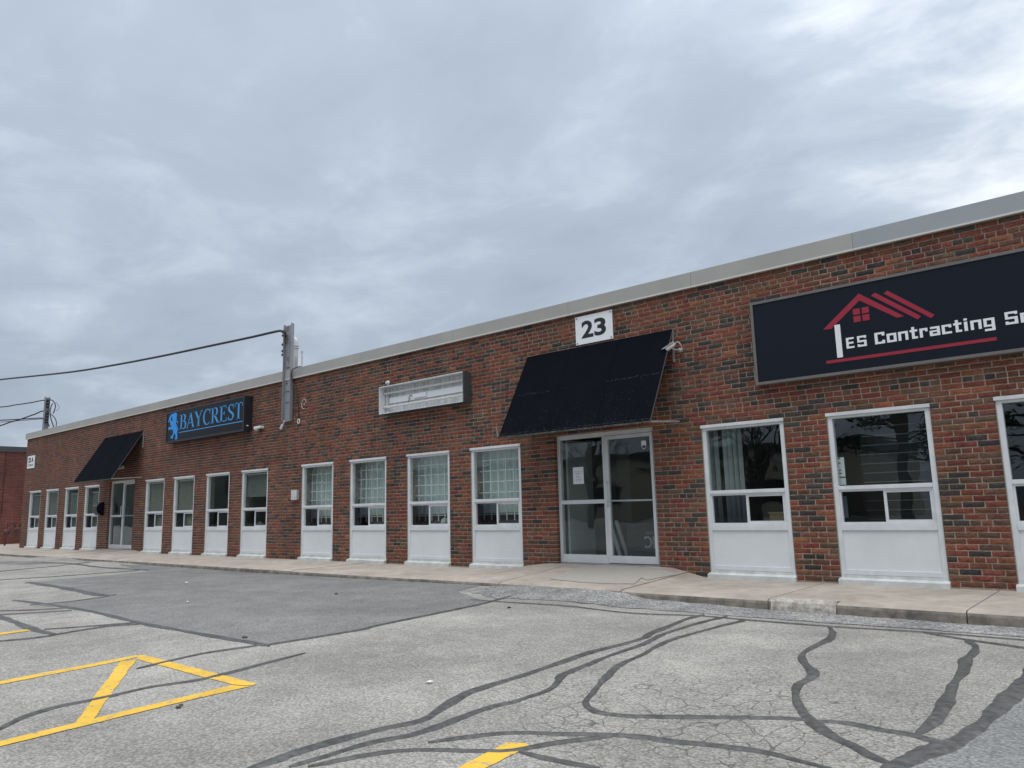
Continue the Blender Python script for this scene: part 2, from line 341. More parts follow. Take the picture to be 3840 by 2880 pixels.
M['pvc'] = mat('grey_white_pipe', (0.56, 0.56, 0.55), 0.5, noise=0.12, nscale=9)
M['white_plastic'] = mat('white_plastic', (0.72, 0.72, 0.70), 0.4)
M['grey_plastic'] = mat('grey_plastic', (0.33, 0.33, 0.32), 0.5)
M['box_white'] = mat('stained_white_enamel', (0.72, 0.74, 0.75), 0.5, col2=(0.50, 0.51, 0.51), nscale=3.2, streak=(6, 1, 0.5))
M['box_clean'] = mat('white_enamel', (0.78, 0.80, 0.81), 0.45)
M['tube'] = mat('dusty_tube', (0.66, 0.66, 0.64), 0.35, noise=0.2, nscale=12, streak=(6, 1, 1))
M['interior'] = mat('interior_paint', (0.15, 0.16, 0.16), 0.9)
M['interior_dark'] = mat('interior_dark', (0.02, 0.022, 0.025), 0.9)
M['curtain'] = mat('sheer_curtain', (0.74, 0.79, 0.77), 0.9)
M['slat'] = mat('dull_slat', (0.14, 0.145, 0.15), 0.6)
M['strip'] = mat('grey_strip', (0.30, 0.33, 0.33), 0.8)
M['blind'] = mat('beige_blind', (0.55, 0.52, 0.44), 0.7)
M['blind_grey'] = mat('grey_blind', (0.42, 0.46, 0.43), 0.7)
M['grille'] = mat('white_security_bar', (0.74, 0.77, 0.76), 0.5)
M['card'] = mat('white_card', (0.72, 0.75, 0.76), 0.8)
M['carton'] = mat('brown_carton', (0.30, 0.20, 0.11), 0.85)
M['bark'] = mat('bare_bark', (0.075, 0.065, 0.055), 0.9, noise=0.3, nscale=5)
M['needles'] = mat('pine_needles', (0.022, 0.040, 0.018), 0.8, noise=0.5, nscale=1.5)
M['pale_wall'] = mat('pale_stucco', (0.40, 0.37, 0.31), 0.9, noise=0.08, nscale=0.6)
M['roof'] = mat('roof_gravel', (0.16, 0.16, 0.155), 0.95, noise=0.2, nscale=20)
M['dark_fascia'] = mat('charcoal_fascia', (0.055, 0.06, 0.065), 0.6, noise=0.1)
M['mat'] = mat('grey_door_mat', (0.39, 0.365, 0.325), 0.97, noise=0.16, nscale=60, bump=0.5, bscale=320, spec=0.1)
M['stone'] = mat('white_chip', (0.70, 0.70, 0.68), 0.8)
M['dark_stone'] = mat('brown_chip', (0.10, 0.075, 0.06), 0.85)
M['pipe_maroon'] = mat('maroon_meter_paint', (0.10, 0.045, 0.045), 0.7, noise=0.3)
M['outer_brick'] = mat('plain_brick_wall', (0.17, 0.085, 0.06), 0.9, noise=0.15, nscale=6)
M['olive_wall'] = mat('grey_olive_wall', (0.11, 0.12, 0.11), 0.9, noise=.2, nscale=.5)
M['dark_line'] = mat('sealant_line', (0.03, 0.03, 0.03), 0.9)

# ------------------------------------------------------------------ ground and pavement
def sstep(a, b, x):
    t = min(1, max(0, (x-a)/(b-a))) if a != b else 0; return t*t*(3-2*t)
KERB_Y = -1.75
FX = [-60, -27, -25.9, -25.2, -23.6, -22.6, -22, -20.5, -18, -14, -10.9, -9, -7.45, -7.05, -5.75, -5.35, -5.0, -3.5, -1.6, 12]
FZ = [-.12, -.12, -.10, -.045, -.045, -.10, -.10, -.085, -.11, -.12, -.105, -.09, -.085, -.045, -.045, -.06, -.115, -.145, -.15, -.15]
def foot(x): return float(np.interp(x, FX, FZ))
def gz(x, y):
    t = sstep(-3.3, KERB_Y, y)
    return -0.12*(1-t) + foot(x)*t
def walk_z(x, y):
    d1 = sstep(-9.0, -7.75, x)*(1-sstep(-5.70, -5.02, x))
    d2 = sstep(-27.4, -25.7, x)*(1-sstep(-23.75, -22.5, x))
    k = 1 - min(1, max(0, -y/1.75))
    return -0.012 - 0.010*(-y) + (0.118*d1 + 0.075*d2)*k

xs = [-400, -200, -100, -70, -52, -44] + list(np.round(np.arange(-40, 10.01, 0.25), 3)) + [14, 22, 40, 80, 200, 400]
ys = [-400, -200, -100, -60, -40, -28, -20] + list(np.round(np.arange(-16, -1.49, 0.25), 3))
def build_ground():
    v = []; f = []; nx = len(xs)
    for y in ys:
        for x in xs: v.append((x, y, gz(x, min(y, -1.75))))
    for j in range(len(ys)-1):
        for i in range(nx-1): f.append((j*nx+i, j*nx+i+1, (j+1)*nx+i+1, (j+1)*nx+i))
    b = MB(); b.add(v, f)
    # the land goes on below and behind the buildings
    b.add([(-400, -1.5, -0.32), (400, -1.5, -0.32), (400, 400, -0.32), (-400, 400, -0.32)], [(0, 1, 2, 3)])
    o = b.build('parking_lot', M['asphalt'], smooth=True)
    return tag(o, 'weathered grey asphalt parking lot with sealed cracks and yellow lines', 'parking lot', kind='structure')
LOT = build_ground()

def clip_cell(poly, x0, x1, y0, y1):
    def cut(p, ins, inter):
        out = []
        for i in range(len(p)):
            a, c = p[i-1], p[i]
            if ins(c):
                if not ins(a): out.append(inter(a, c))
                out.append(c)
            elif ins(a): out.append(inter(a, c))
        return out
    ix = lambda X: (lambda a, c: (X, a[1]+(c[1]-a[1])*(X-a[0])/(c[0]-a[0])))
    iy = lambda Y: (lambda a, c: (a[0]+(c[0]-a[0])*(Y-a[1])/(c[1]-a[1]), Y))
    for ins, it in ((lambda q: q[0] >= x0, ix(x0)), (lambda q: q[0] <= x1, ix(x1)), (lambda q: q[1] >= y0, iy(y0)), (lambda q: q[1] <= y1, iy(y1))):
        if not poly: return poly
        poly = cut(poly, ins, it)
    return poly
def rough_poly(pts, step, amp):
    out = []
    for i, a in enumerate(pts):
        c = pts[(i+1) % len(pts)]; L = math.hypot(c[0]-a[0], c[1]-a[1]); n = max(1, int(L/step)); nx, ny = -(c[1]-a[1])/max(L, 1e-6), (c[0]-a[0])/max(L, 1e-6)
        for k in range(n):
            t = k/n; j = random.uniform(-amp, amp) if k else 0
            out.append((a[0]+(c[0]-a[0])*t+nx*j, a[1]+(c[1]-a[1])*t+ny*j))
    return out
def drape(name, pts, material, off, step=0.12, amp=0.006, parent=None):
    pts = rough_poly(pts, step, amp); b = MB()
    X = [p[0] for p in pts]; Y = [p[1] for p in pts]; c = 0.25
    for i in range(math.floor(min(X)/c), math.ceil(max(X)/c)):
        for j in range(math.floor(min(Y)/c), math.ceil(max(Y)/c)):
            q = clip_cell(pts, i*c, (i+1)*c, j*c, (j+1)*c); r = []
            for p in q:
                if not r or math.hypot(p[0]-r[-1][0], p[1]-r[-1][1]) > 1e-5: r.append(p)
            if len(r) > 2 and abs(sum(r[k-1][0]*r[k][1]-r[k][0]*r[k-1][1] for k in range(len(r)))) > 1e-6:
                if sum(r[k-1][0]*r[k][1]-r[k][0]*r[k-1][1] for k in range(len(r))) < 0: r.reverse()
                b.add([(p[0], p[1], gz(p[0], p[1])+off) for p in r], [tuple(range(len(r)))])
    return b.build(name, material, parent or LOT, smooth=False)
def g2(pts, ox, oy, s, z=-0.12):
    out = []
    for a, c in pts:
        p = PZ(ox+a*s, oy+c*s, z); q = PZ(ox+a*s, oy+c*s, gz(p.x, min(p.y, -1.75))); out.append((q.x, q.y))
    return out
A4 = lambda pts: g2(pts, 0, 2050, 0.868)
A5 = lambda pts: g2(pts, 1920, 2050, 0.868)

# repaired areas of darker asphalt
pp = A4([(1165, 425), (600, 335), (400, 282), (290, 262), (130, 252), (470, 215), (280, 180), (130, 155), (640, 107)])
edge = [(-18.6, -1.79), (-16, -1.79), (-13, -1.79), (-10, -1.79), (-7.75, -1.79), (-7.62, -2.35)]
pp2 = A4([(2110, 240), (1640, 340), (1560, 360)])
drape('asphalt_patch', pp + [(-19.6, -2.0)] + edge + pp2, M['patch'], 0.004, 0.2, 0.045)
drape('asphalt_patch', A4([(0, 64), (170, 58), (290, 70), (120, 77), (0, 77)]), M['patch'], 0.004)
far = A5([(2240, 560), (2150, 690), (2000, 830), (1900, 880), (1760, 935), (1640, 985)])
drape('asphalt_patch', far + [(-0.6, -8.2), (1.6, -8.0), (2.4, -6.0), (1.2, -4.9)], M['patch_pale'], 0.004, 0.2, 0.02)
# gravelly ramp at the entrance and along the kerb foot
drape('loose_asphalt_strip', [(-7.55, -1.77), (-7.45, -2.35), (-6.6, -2.75), (-5.2, -2.55), (-3.6, -2.45), (-1.5, -2.35), (0.6, -2.3), (2.5, -2.2), (2.5, -1.77)], M['rough_asphalt'], 0.005, 0.15, 0.04)

def smooth_line(p, step=0.045):
    out = []; n = len(p)
    for i in range(n-1):
        a, b, c, d = p[max(i-1, 0)], p[i], p[i+1], p[min(i+2, n-1)]
        k = max(2, int(math.hypot(c[0]-b[0], c[1]-b[1])/step))
        for j in range(k):
            t = j/k
            out.append(tuple(0.5*((2*b[q])+(-a[q]+c[q])*t+(2*a[q]-5*b[q]+4*c[q]-d[q])*t*t+(-a[q]+3*b[q]-3*c[q]+d[q])*t**3) for q in (0, 1)))
    out.append(p[-1]); return out
SEAL_N = [0]
def seal(pts, w, off=0.010):
    SEAL_N[0] += 1; off = 0.0085 + SEAL_N[0]*0.0002
    p = smooth_line(pts); b = MB(); n = len(p); vs = []; ph = random.uniform(0, 9)
    for i, (x, y) in enumerate(p):
        a, c = p[max(i-1, 0)], p[min(i+1, n-1)]; dx, dy = c[0]-a[0], c[1]-a[1]; L = math.hypot(dx, dy) or 1; nx, ny = -dy/L, dx/L
        e = min(1, (i+0.4)/3, (n-0.6-i)/3)
        ww = w*e*(0.5+0.12*math.sin(i*0.23+ph)+0.06*math.sin(i*0.71+2*ph))
        jt = 0.09 if w > .06 else 0.18; wl, wr = ww*random.uniform(1-jt, 1+jt), ww*random.uniform(1-jt, 1+jt)
        zz = gz(x, y)+off
        vs += [(x+nx*wl, y+ny*wl, gz(x, y)+0.001), (x+nx*wl*.6, y+ny*wl*.6, zz), (x-nx*wr*.6, y-ny*wr*.6, zz), (x-nx*wr, y-ny*wr, gz(x, y)+0.001)]
    b.add(vs, [(4*i+k, 4*i+k+1, 4*i+k+5, 4*i+k+4)[::-1] for i in range(n-1) for k in range(3)])
    return b.build('crack_seal', M['seal'], LOT, smooth=True)
S1 = A5([(830, 295), (760, 312), (690, 340), (600, 375), (570, 395), (470, 425), (330, 460), (200, 505), (100, 540), (0, 572)]) + A4([(2080, 612), (2000, 642), (1900, 705), (1820, 752), (1650, 790), (1450, 840), (1280, 890), (1150, 938), (1040, 975)])
S2 = A5([(930, 302), (850, 320), (760, 345), (640, 385), (560, 425), (430, 470), (330, 510), (220, 555), (195, 590), (150, 625), (60, 655), (0, 675)]) + A4([(2130, 692), (2000, 737), (1800, 810), (1600, 850), (1400, 910), (1250, 955)])
S3 = A5([(1010, 318), (880, 350), (700, 400), (620, 435), (560, 470), (470, 510), (410, 560), (350, 630), (318, 672), (345, 705), (400, 724), (520, 735), (700, 738), (900, 740), (1200, 745), (1300, 755), (1450, 765), (1600, 795), (1750, 820), (1880, 858), (1930, 850)])
S4 = A5([(1368, 345), (1385, 370), (1370, 400), (1300, 435), (1255, 465), (1260, 500), (1300, 540), (1290, 570), (1240, 595), (1225, 630), (1235, 680), (1270, 730), (1310, 770), (1390, 825), (1470, 860), (1540, 900), (1610, 932), (1670, 950)])
S5 = A5([(1960, 405), (2000, 430), (1995, 460), (1960, 490), (1950, 540), (1910, 590), (1890, 640), (1860, 700), (1820, 760), (1735, 822)])
S6 = A5([(2260, 520), (2170, 635), (2090, 715), (2000, 795), (1900, 855), (1800, 890), (1700, 935), (1600, 975)])
S7 = A5([(-180, 228), (0, 240), (300, 262), (530, 290), (830, 302), (1040, 320), (1400, 348), (1800, 372), (2212, 405), (2400, 420)])
S7b = A5([(1780, 373), (1960, 403), (2212, 440), (2400, 475)])
S8 = A4([(1850, 850), (2000, 828)]) + A5([(0, 808), (200, 812), (500, 820), (700, 845), (900, 865), (1080, 890), (1220, 925), (1380, 965)])
S9 = A4([(1330, 955), (1600, 902), (1800, 882), (2100, 887)]) + A5([(0, 885), (200, 850), (450, 820)])
S10 = A5([(30, 890), (200, 930), (380, 962)])
T1 = A4([(55, 232), (200, 250), (400, 282), (600, 330), (750, 358), (900, 385), (1100, 420), (1165, 432)])
T2 = A4([(1110, 430), (900, 460), (750, 492), (590, 530)])
T3 = A4([(1320, 462), (1150, 505), (980, 550), (850, 580), (650, 610), (450, 655), (250, 695), (100, 740), (0, 790), (-60, 815)])
T4 = A4([(-40, 292), (0, 305), (60, 325), (150, 360), (240, 382)])
T5 = A4([(-20, 279), (150, 275), (290, 266)]); T5b = A4([(-20, 297), (150, 287), (310, 278)])
T6 = A4([(240, 382), (450, 348), (600, 337)]); T6b = A4([(190, 360), (400, 345), (580, 331)])
T7 = A4([(-20, 412), (120, 400), (240, 384)])
T8 = A4([(120, 155), (280, 180), (400, 205), (470, 213), (500, 208)]); T9 = A4([(470, 216), (300, 240), (130, 254)])
T10 = A4([(-20, 110), (120, 96), (250, 84), (390, 68)]); T11 = A4([(-20, 147), (240, 130), (450, 115), (600, 104)]); T12 = A4([(180, 60), (290, 73), (440, 90), (640, 102)])
PE1 = A4([(1165, 426), (1560, 361), (1640, 341), (2110, 241), (2212, 205)])
for L_, w_ in ((S1, .072), (S2, .055), (S3, .052), (S4, .062), (S5, .07), (S6, .11), (S7, .045), (S7b, .045), (S8, .045), (S9, .038), (S10, .036), (T1, .08), (T2, .04), (T3, .042), (T4, .10), (T5, .06), (T5b, .04),
              (T6, .06), (T6b, .04), (T7, .05), (T8, .16), (T9, .06), (T10, .08), (T11, .07), (T12, .11), (PE1, .04)):
    seal(L_, w_)

# yellow stall lines
def line2(p, q, w):
    dx, dy = q[0]-p[0], q[1]-p[1]; L = math.hypot(dx, dy); nx, ny = -dy/L*w/2, dx/L*w/2
    return [(p[0]+nx, p[1]+ny), (q[0]+nx, q[1]+ny), (q[0]-nx, q[1]-ny), (p[0]-nx, p[1]-ny)]
YN = [0.0032]
def yl(pts):
    YN[0] += 0.0003; return drape('yellow_line', A4(pts), M['yellow'], YN[0], 0.06, 0.005)
yl([(-300, 640), (585, 471), (612, 474), (520, 496), (-300, 655)])
yl([(600, 470), (622, 470), (1110, 594), (1085, 603), (1005, 598), (590, 488)])
yl([(1002, 601), (1084, 605), (840, 660), (410, 765), (0, 866), (-300, 945), (-300, 915), (0, 843), (410, 743), (840, 640)])
yl([(520, 498), (588, 490), (405, 745), (395, 767), (312, 782), (400, 660)])
yl([(-200, 402), (0, 374), (138, 356), (148, 362), (0, 383), (-200, 412)])
ye = A4([(2190, 848), (2270, 852), (2288, 862), (2150, 935), (2040, 985), (1930, 985), (2060, 915)])
drape('yellow_line', ye, M['yellow'], 0.0035, 0.06, 0.005)

# sidewalk: slabs poured with their kerb, one mesh each
SW = thing('sidewalk', (-14, -0.9, 0), 'pale concrete sidewalk with kerb running along the brick building', 'sidewalk'); SW['kind'] = 'structure'
joints = [-41.5, -38, -35, -33, -31.2, -29.4, -27.5, -25.75, -24.05, -22.1, -20.1, -18.0, -16.1, -14.4, -12.6, -10.9, -9.15, -7.42, -5.38, -3.5, -1.62, 0.2, 2.0, 3.9]
for a, b_ in zip(joints[:-1], joints[1:]):
    b = MB(); g = 0.007; n = 8
    XX = np.linspace(a+g, b_-g, n+1); yb = 0.004 if a > -34 else 6.0
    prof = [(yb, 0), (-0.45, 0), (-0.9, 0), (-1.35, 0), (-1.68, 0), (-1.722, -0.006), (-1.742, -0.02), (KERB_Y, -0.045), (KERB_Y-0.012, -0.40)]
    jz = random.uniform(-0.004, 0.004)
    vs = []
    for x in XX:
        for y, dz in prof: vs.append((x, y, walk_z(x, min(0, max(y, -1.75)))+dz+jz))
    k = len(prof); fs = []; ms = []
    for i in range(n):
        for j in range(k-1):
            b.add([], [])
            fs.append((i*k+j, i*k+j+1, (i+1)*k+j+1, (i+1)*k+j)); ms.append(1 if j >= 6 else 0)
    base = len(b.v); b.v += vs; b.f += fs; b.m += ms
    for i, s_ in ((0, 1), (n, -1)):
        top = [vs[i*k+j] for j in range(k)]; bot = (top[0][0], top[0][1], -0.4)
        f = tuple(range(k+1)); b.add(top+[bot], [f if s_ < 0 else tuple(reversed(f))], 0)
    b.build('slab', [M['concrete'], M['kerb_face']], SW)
# pale repair on the kerb edge
b = MB(); XX = np.linspace(-3.46, -2.78, 10); vs = []
for i, x in enumerate(XX):
    e = 0.5+0.5*math.sin(i*1.9)
    for y, dz in ((-1.60+0.03*e, 0.002), (-1.66, 0.008), (-1.725, 0.004), (-1.760, -0.022), (-1.775, -0.065), (-1.782, -0.115-0.01*e)): vs.append((x, y, walk_z(x, y)+dz))
b.add(vs, [(6*i+j, 6*i+j+1, 6*i+j+7, 6*i+j+6) for i in range(9) for j in range(5)]); b.build('kerb_repair', M['repair'], SW)

# ------------------------------------------------------------------ main building
BLD = thing('brick_building', (-15, 2, 0), 'long single storey red and brown brick commercial building with white framed windows', 'building')
WALL_L, WALL_R, CH, ZTOP = -33.77, 3.9, 0.0677, 2.10
WW, WH0 = 1.194, 0.0893
WIN = {'L1': -33.012, 'L2': -31.24, 'L3': -29.38, 'L4': -27.606, 'L5': -22.99, 'L6': -21.21, 'L7': -19.36, 'L8': -17.57, 'M1': -14.967, 'M2': -13.19, 'M3': -11.37, 'M4': -9.63,
       'R1': -5.04, 'R2': -3.291, 'R3': -1.443, 'R4': 0.36}
DOORS = {'DL': (-25.63, -23.77), 'DR': (-7.70, -5.83)}
DTOP = ZTOP + CH
def openings(k):
    o = []
    if k >= 1: o += [(x, x+WW) for x in WIN.values()]
    if k >= 0: o += list(DOORS.values())
    return sorted(o)
PAL = [((0.212, 0.070, 0.045), .32), ((0.172, 0.080, 0.052), .22), ((0.135, 0.082, 0.057), .19), ((0.066, 0.056, 0.051), .16), ((0.250, 0.098, 0.052), .06), ((0.18, 0.050, 0.040), .04)]
def brick_colour(x):
    r = random.random(); t = 0
    for c, w in PAL:
        t += w
        if r < t: break
    f = sstep(-12, -24, x) if x < -12 else 0
    j = random.uniform(0.82, 1.18)
    c = [q*j*random.uniform(0.94, 1.06) for q in c]
    g = [0.165, 0.072, 0.055]
    return tuple(c[i]*(1-0.35*f)+g[i]*0.35*f for i in range(3))
def lay(k):
    """bricks of course k: (x0, x1, deep at left, deep at right)"""
    ops = openings(k); x = WALL_L; segs = []
    for a, c in ops: segs.append((x, a)); x = c
    segs.append((x, WALL_R)); out = []
    for a, c in segs:
        J = 0.0125; x = a; i = 0; first = True; row = []
        header = (k-3) % 6 == 0
        while x < c-0.02:
            if header: ln = (0.111 if i == 0 else 0.166 if i == 1 else 0.111)
            else: ln = 0.1115 if (i == 0 and k % 2) else 0.2223
            ln *= random.uniform(0.988, 1.012); e = x+ln
            if c-e < 0.075: e = c+J
            row.append([x, min(e-J, c), False, False]); x = e; i += 1
        if row: row[0][2] = True; row[-1][3] = True; out += row
    return out
def brick_template(var):
    """relief of a torn face, length 1, height 1; returns (u, depth, w) grid and faces"""
    r = random.Random(100+var); nx, nz = 6, 3; v = []
    wob = [r.uniform(-.25, .25) for _ in range(nx+1)]
    for j in range(nz+1):
        for i in range(nx+1):
            u = i/nx; w = j/nz
            edge = i in (0, nx) or j in (0, nz)
            if edge: d = 0.0035; uu, ww = u, w
            else:
                d = r.uniform(-0.0035, 0.002); uu = u+r.uniform(-.03, .03); ww = w+wob[i]*0.35
            if edge:
                if 0 < i < nx: ww += r.uniform(-.03, .03)
            v.append((uu, d, ww))
    f = [(j*(nx+1)+i, j*(nx+1)+i+1, (j+1)*(nx+1)+i+1, (j+1)*(nx+1)+i) for j in range(nz) for i in range(nx)]
    ring = [i for i in range(nx+1)] + [j*(nx+1)+nx for j in range(1, nz+1)] + [nz*(nx+1)+i for i in range(nx-1, -1, -1)] + [j*(nx+1) for j in range(nz-1, 0, -1)]
    return v, f, ring
TPL = [brick_template(i) for i in range(8)]
BH = CH-0.0122
def brick_verts(var, L, deep):
    v, f, ring = TPL[var]; base = [(u*L, d, w*BH) for u, d, w in v]; n = len(base); m = len(ring)
    back = [(base[i][0], deep, base[i][2]) for i in ring]
    sides = [(ring[i], n+i, n+(i+1) % m, ring[(i+1) % m]) for i in range(m)]
    return base+back, f+sides
def build_wall():
    bricks = []
    for k in range(-29, 32):
        z0 = ZTOP - k*CH + 0.005
        for x0, x1, dl, dr in lay(k):
            deep = 0.11 if ((dl or dr) and k >= 0) else 0.02
            bricks.append((x0, x1, z0, deep))
    # mortar body, strip by strip, with the openings left free
    b = MB(); cuts = sorted(set([WALL_L, WALL_R] + [q for x in WIN.values() for q in (x, x+WW)] + [q for d in DOORS.values() for q in d]))
    for a, c in zip(cuts[:-1], cuts[1:]):
        mid = (a+c)/2; lo = -0.3
        if any(x < mid < x+WW for x in WIN.values()): lo = ZTOP
        if any(d[0] < mid < d[1] for d in DOORS.values()): lo = DTOP
        e0 = 0.003 if a in [x+WW for x in WIN.values()]+[d[1] for d in DOORS.values()] else 0.0
        e1 = 0.003 if c in list(WIN.values())+[d[0] for d in DOORS.values()] else 0.0
        b.box(a+e0, c-e1, 0.0085, 0.24, lo, 4.20)
        if any(x < mid < x+WW for x in WIN.values()): b.box(a, c, 0.03, 0.24, -0.3, 0.06)
        if any(d[0] < mid < d[1] for d in DOORS.values()): b.box(a, c, 0.03, 0.24, -0.3, 0.03 if mid < -15 else 0.08)
    wall = b.build('brick_wall', M['mortar'], BLD)
    # the 300 that show largest are pieces of their own, the rest one joined course work
    def size(bk):
        d = Vector(((bk[0]+bk[1])/2, 0, bk[2])) - CAM; r = d.dot(FWD)
        px = F_PX*d.dot(RGT)/r; py = F_PX*d.dot(UPV)/r
        if abs(px) > 1915 or abs(py) > 1435: return 0
        X, Z = d.x, bk[2]
        if (-4.2 < X < 0.7 and 2.55 < Z < 3.74): return 0              # behind the sign
        if bk[2]+BH < walk_z(X, 0): return 0
        return (bk[1]-bk[0])/(r*r)
    bricks.sort(key=size, reverse=True)
    org = ORIG[BLD.name]; cache = {}
    for x0, x1, z0, deep in bricks[:300]:
        L = round((x1-x0)/0.003)*0.003; var = random.randrange(8); key = (L, var, deep)
        if key not in cache:
            vs, fs = brick_verts(var, L, deep); me = bpy.data.meshes.new('brick'); me.from_pydata(vs, [], fs); me.materials.append(M['brick']); me.update(); cache[key] = me
        o = bpy.data.objects.new('brick', cache[key]); COL.objects.link(o); o.parent = wall
        o.location = (x0-org.x, random.uniform(-0.002, 0.002)-org.y, z0-org.z); o.color = (*brick_colour(x0), 1)
    V = []; Fc = []; C = []; n = 0
    for x0, x1, z0, deep in bricks[300:]:
        if z0+BH < walk_z(x0, 0)-0.02: continue
        vs, fs = brick_verts(random.randrange(8), x1-x0, deep); dy = random.uniform(-0.002, 0.002)
        V += [(p[0]+x0-org.x, p[1]+dy-org.y, p[2]+z0-org.z) for p in vs]; Fc += [tuple(i+n for i in f) for f in fs]; n += len(vs)
        c = brick_colour(x0); C += [c]*len(fs)
    me = bpy.data.meshes.new('brickwork'); me.from_pydata(V, [], Fc); me.materials.append(M['brick_far'])
    at = me.attributes.new('brick_col', 'FLOAT_COLOR', 'FACE'); arr = np.ones((len(C), 4), np.float32); arr[:, :3] = C; at.data.foreach_set('color', arr.ravel()); me.update()
    o = link('brickwork', me, wall); o['kind'] = 'stuff'
build_wall()

# side walls, back wall, roof
b = MB(); b.box(WALL_L, WALL_L+0.24, 0.24, 14, -0.3, 4.2); b.box(WALL_R-0.24, WALL_R, 0.24, 14, -0.3, 4.2); b.box(WALL_L, WALL_R, 14, 14.24, -0.3, 4.2)
b.build('outer_wall', M['outer_brick'], BLD)
b = MB(); b.box(WALL_L+0.24, WALL_R-0.24, 0.24, 14, 4.0, 4.15); b.build('roof', M['roof'], BLD)
# metal coping in lengths
cj = [WALL_L-0.07, -31.4, -28.4, -25.4, -22.3, -19.2, -16.1, -13.0, -10.0, -7.27, -5.02, -2.745, 0.3, WALL_R+0.07]
for i, (a, c) in enumerate(zip(cj[:-1], cj[1:])):
    b = MB(); t = random.uniform(-0.001, 0.001)
    b.box(a, c-0.004, -0.052+t, 0.36, 4.152, 4.362, 0); b.box(a, c-0.004, -0.062+t, -0.02, 4.128, 4.150, 1)
    b.build('coping_panel', [M['coping_blue'] if i == 11 else M['coping'], M['coping_edge']], BLD)

# ------------------------------------------------------------------ windows
def window(X, tilt=0):
    x0, x1 = X+0.006, X+WW-0.006; s = 0.058; b = MB()
    f0, f1 = 0.018, 0.105
    b.box(x0, x0+s, f0, f1, 0.095, 2.055, bev=0.003); b.box(x1-s, x1, f0, f1, 0.095, 2.055, bev=0.003)
    i0, i1 = x0+s, x1-s
    b.box(i0, i1, f0, f1, 2.025, 2.055); b.box(i0, i1, f0-0.004, f1, 1.128, 1.176, bev=0.003); b.box(i0, i1, f0+0.006, f1, 0.688, 0.714)
    b.box(i0, i1, f0-0.006, f1, 0.630, 0.686, bev=0.003); b.box(i0, i1, f0+0.002, f1, 0.097, 0.155, bev=0.002)
    w = b.build('window', M['frame'], BLD)
    q = MB(); q.box(X-0.008, X+WW+0.002, -0.014, 0.06, 2.056, 2.099, bev=0.004); q.build('head_cap', M['frame'], w)
    for ca in (X+0.001, X+WW-0.0058):
        q = MB(); q.box(ca, ca+0.0048, 0.006, 0.10, 0.09, 2.056); q.build('caulk_joint', M['caulk'], w)
    q = MB(); q.box(i0, i1, 0.052, 0.058, 1.176, 2.025); q.build('pane', M['glass'], w)
    q = MB(); q.box(i0, i1, 0.034, 0.10, 0.155, 0.630); q.build('panel', M['panel'], w)
    # slider: fixed outer frame, left light behind an insect screen, right sash in front
    m = (i0+i1)/2; q = MB()
    q.box(i0, i0+0.022, 0.034, 0.09, 0.714, 1.128); q.box(i1-0.022, i1, 0.034, 0.09, 0.714, 1.128); q.box(i0+0.022, i1-0.022, 0.034, 0.09, 1.104, 1.128); q.box(i0+0.022, i1-0.022, 0.034, 0.09, 0.714, 0.730)
    q.build('slider_frame', M['frame'], w)
    q = MB(); r0, r1 = m-0.02, i1-0.022
    q.box(r0, r0+0.034, 0.044, 0.066, 0.730, 1.104); q.box(r1-0.026, r1, 0.044, 0.066, 0.730, 1.104); q.box(r0+0.034, r1-0.026, 0.044, 0.066, 1.080, 1.104); q.box(r0+0.034, r1-0.026, 0.044, 0.066, 0.730, 0.754)
    sa = q.build('sash', M['frame'], w)
    q = MB(); q.box(r0+0.034, r1-0.026, 0.054, 0.058, 0.754, 1.080); q.build('pane', M['glass'], w)
    q = MB(); q.box(i0+0.022, m-0.02, 0.072, 0.076, 0.730, 1.104); q.build('screened_pane', M['screen_glass'], w)
    # sill: dark gap, then sloping metal nosing
    q = MB(); q.box(X+0.004, X+WW-0.004, 0.012, 0.10, 0.060, 0.0945); q.build('sill_upstand', M['sill'], w)
    q = MB(); zl = -0.03; xa, xb = X-0.012, X+WW+0.012
    q.add([(xa, -0.062, zl), (xb, -0.062, zl), (xb, 0.011, zl), (xa, 0.011, zl), (xa, -0.062, 0.040), (xb, -0.062, 0.040), (xb, 0.011, 0.062), (xa, 0.011, 0.062)], [(0,3,2,1), (4,5,6,7), (0,1,5,4), (1,2,6,5), (2,3,7,6), (3,0,4,7)])
    q.build('sill', M['sill'], w)
    return w
for X in WIN.values(): window(X)

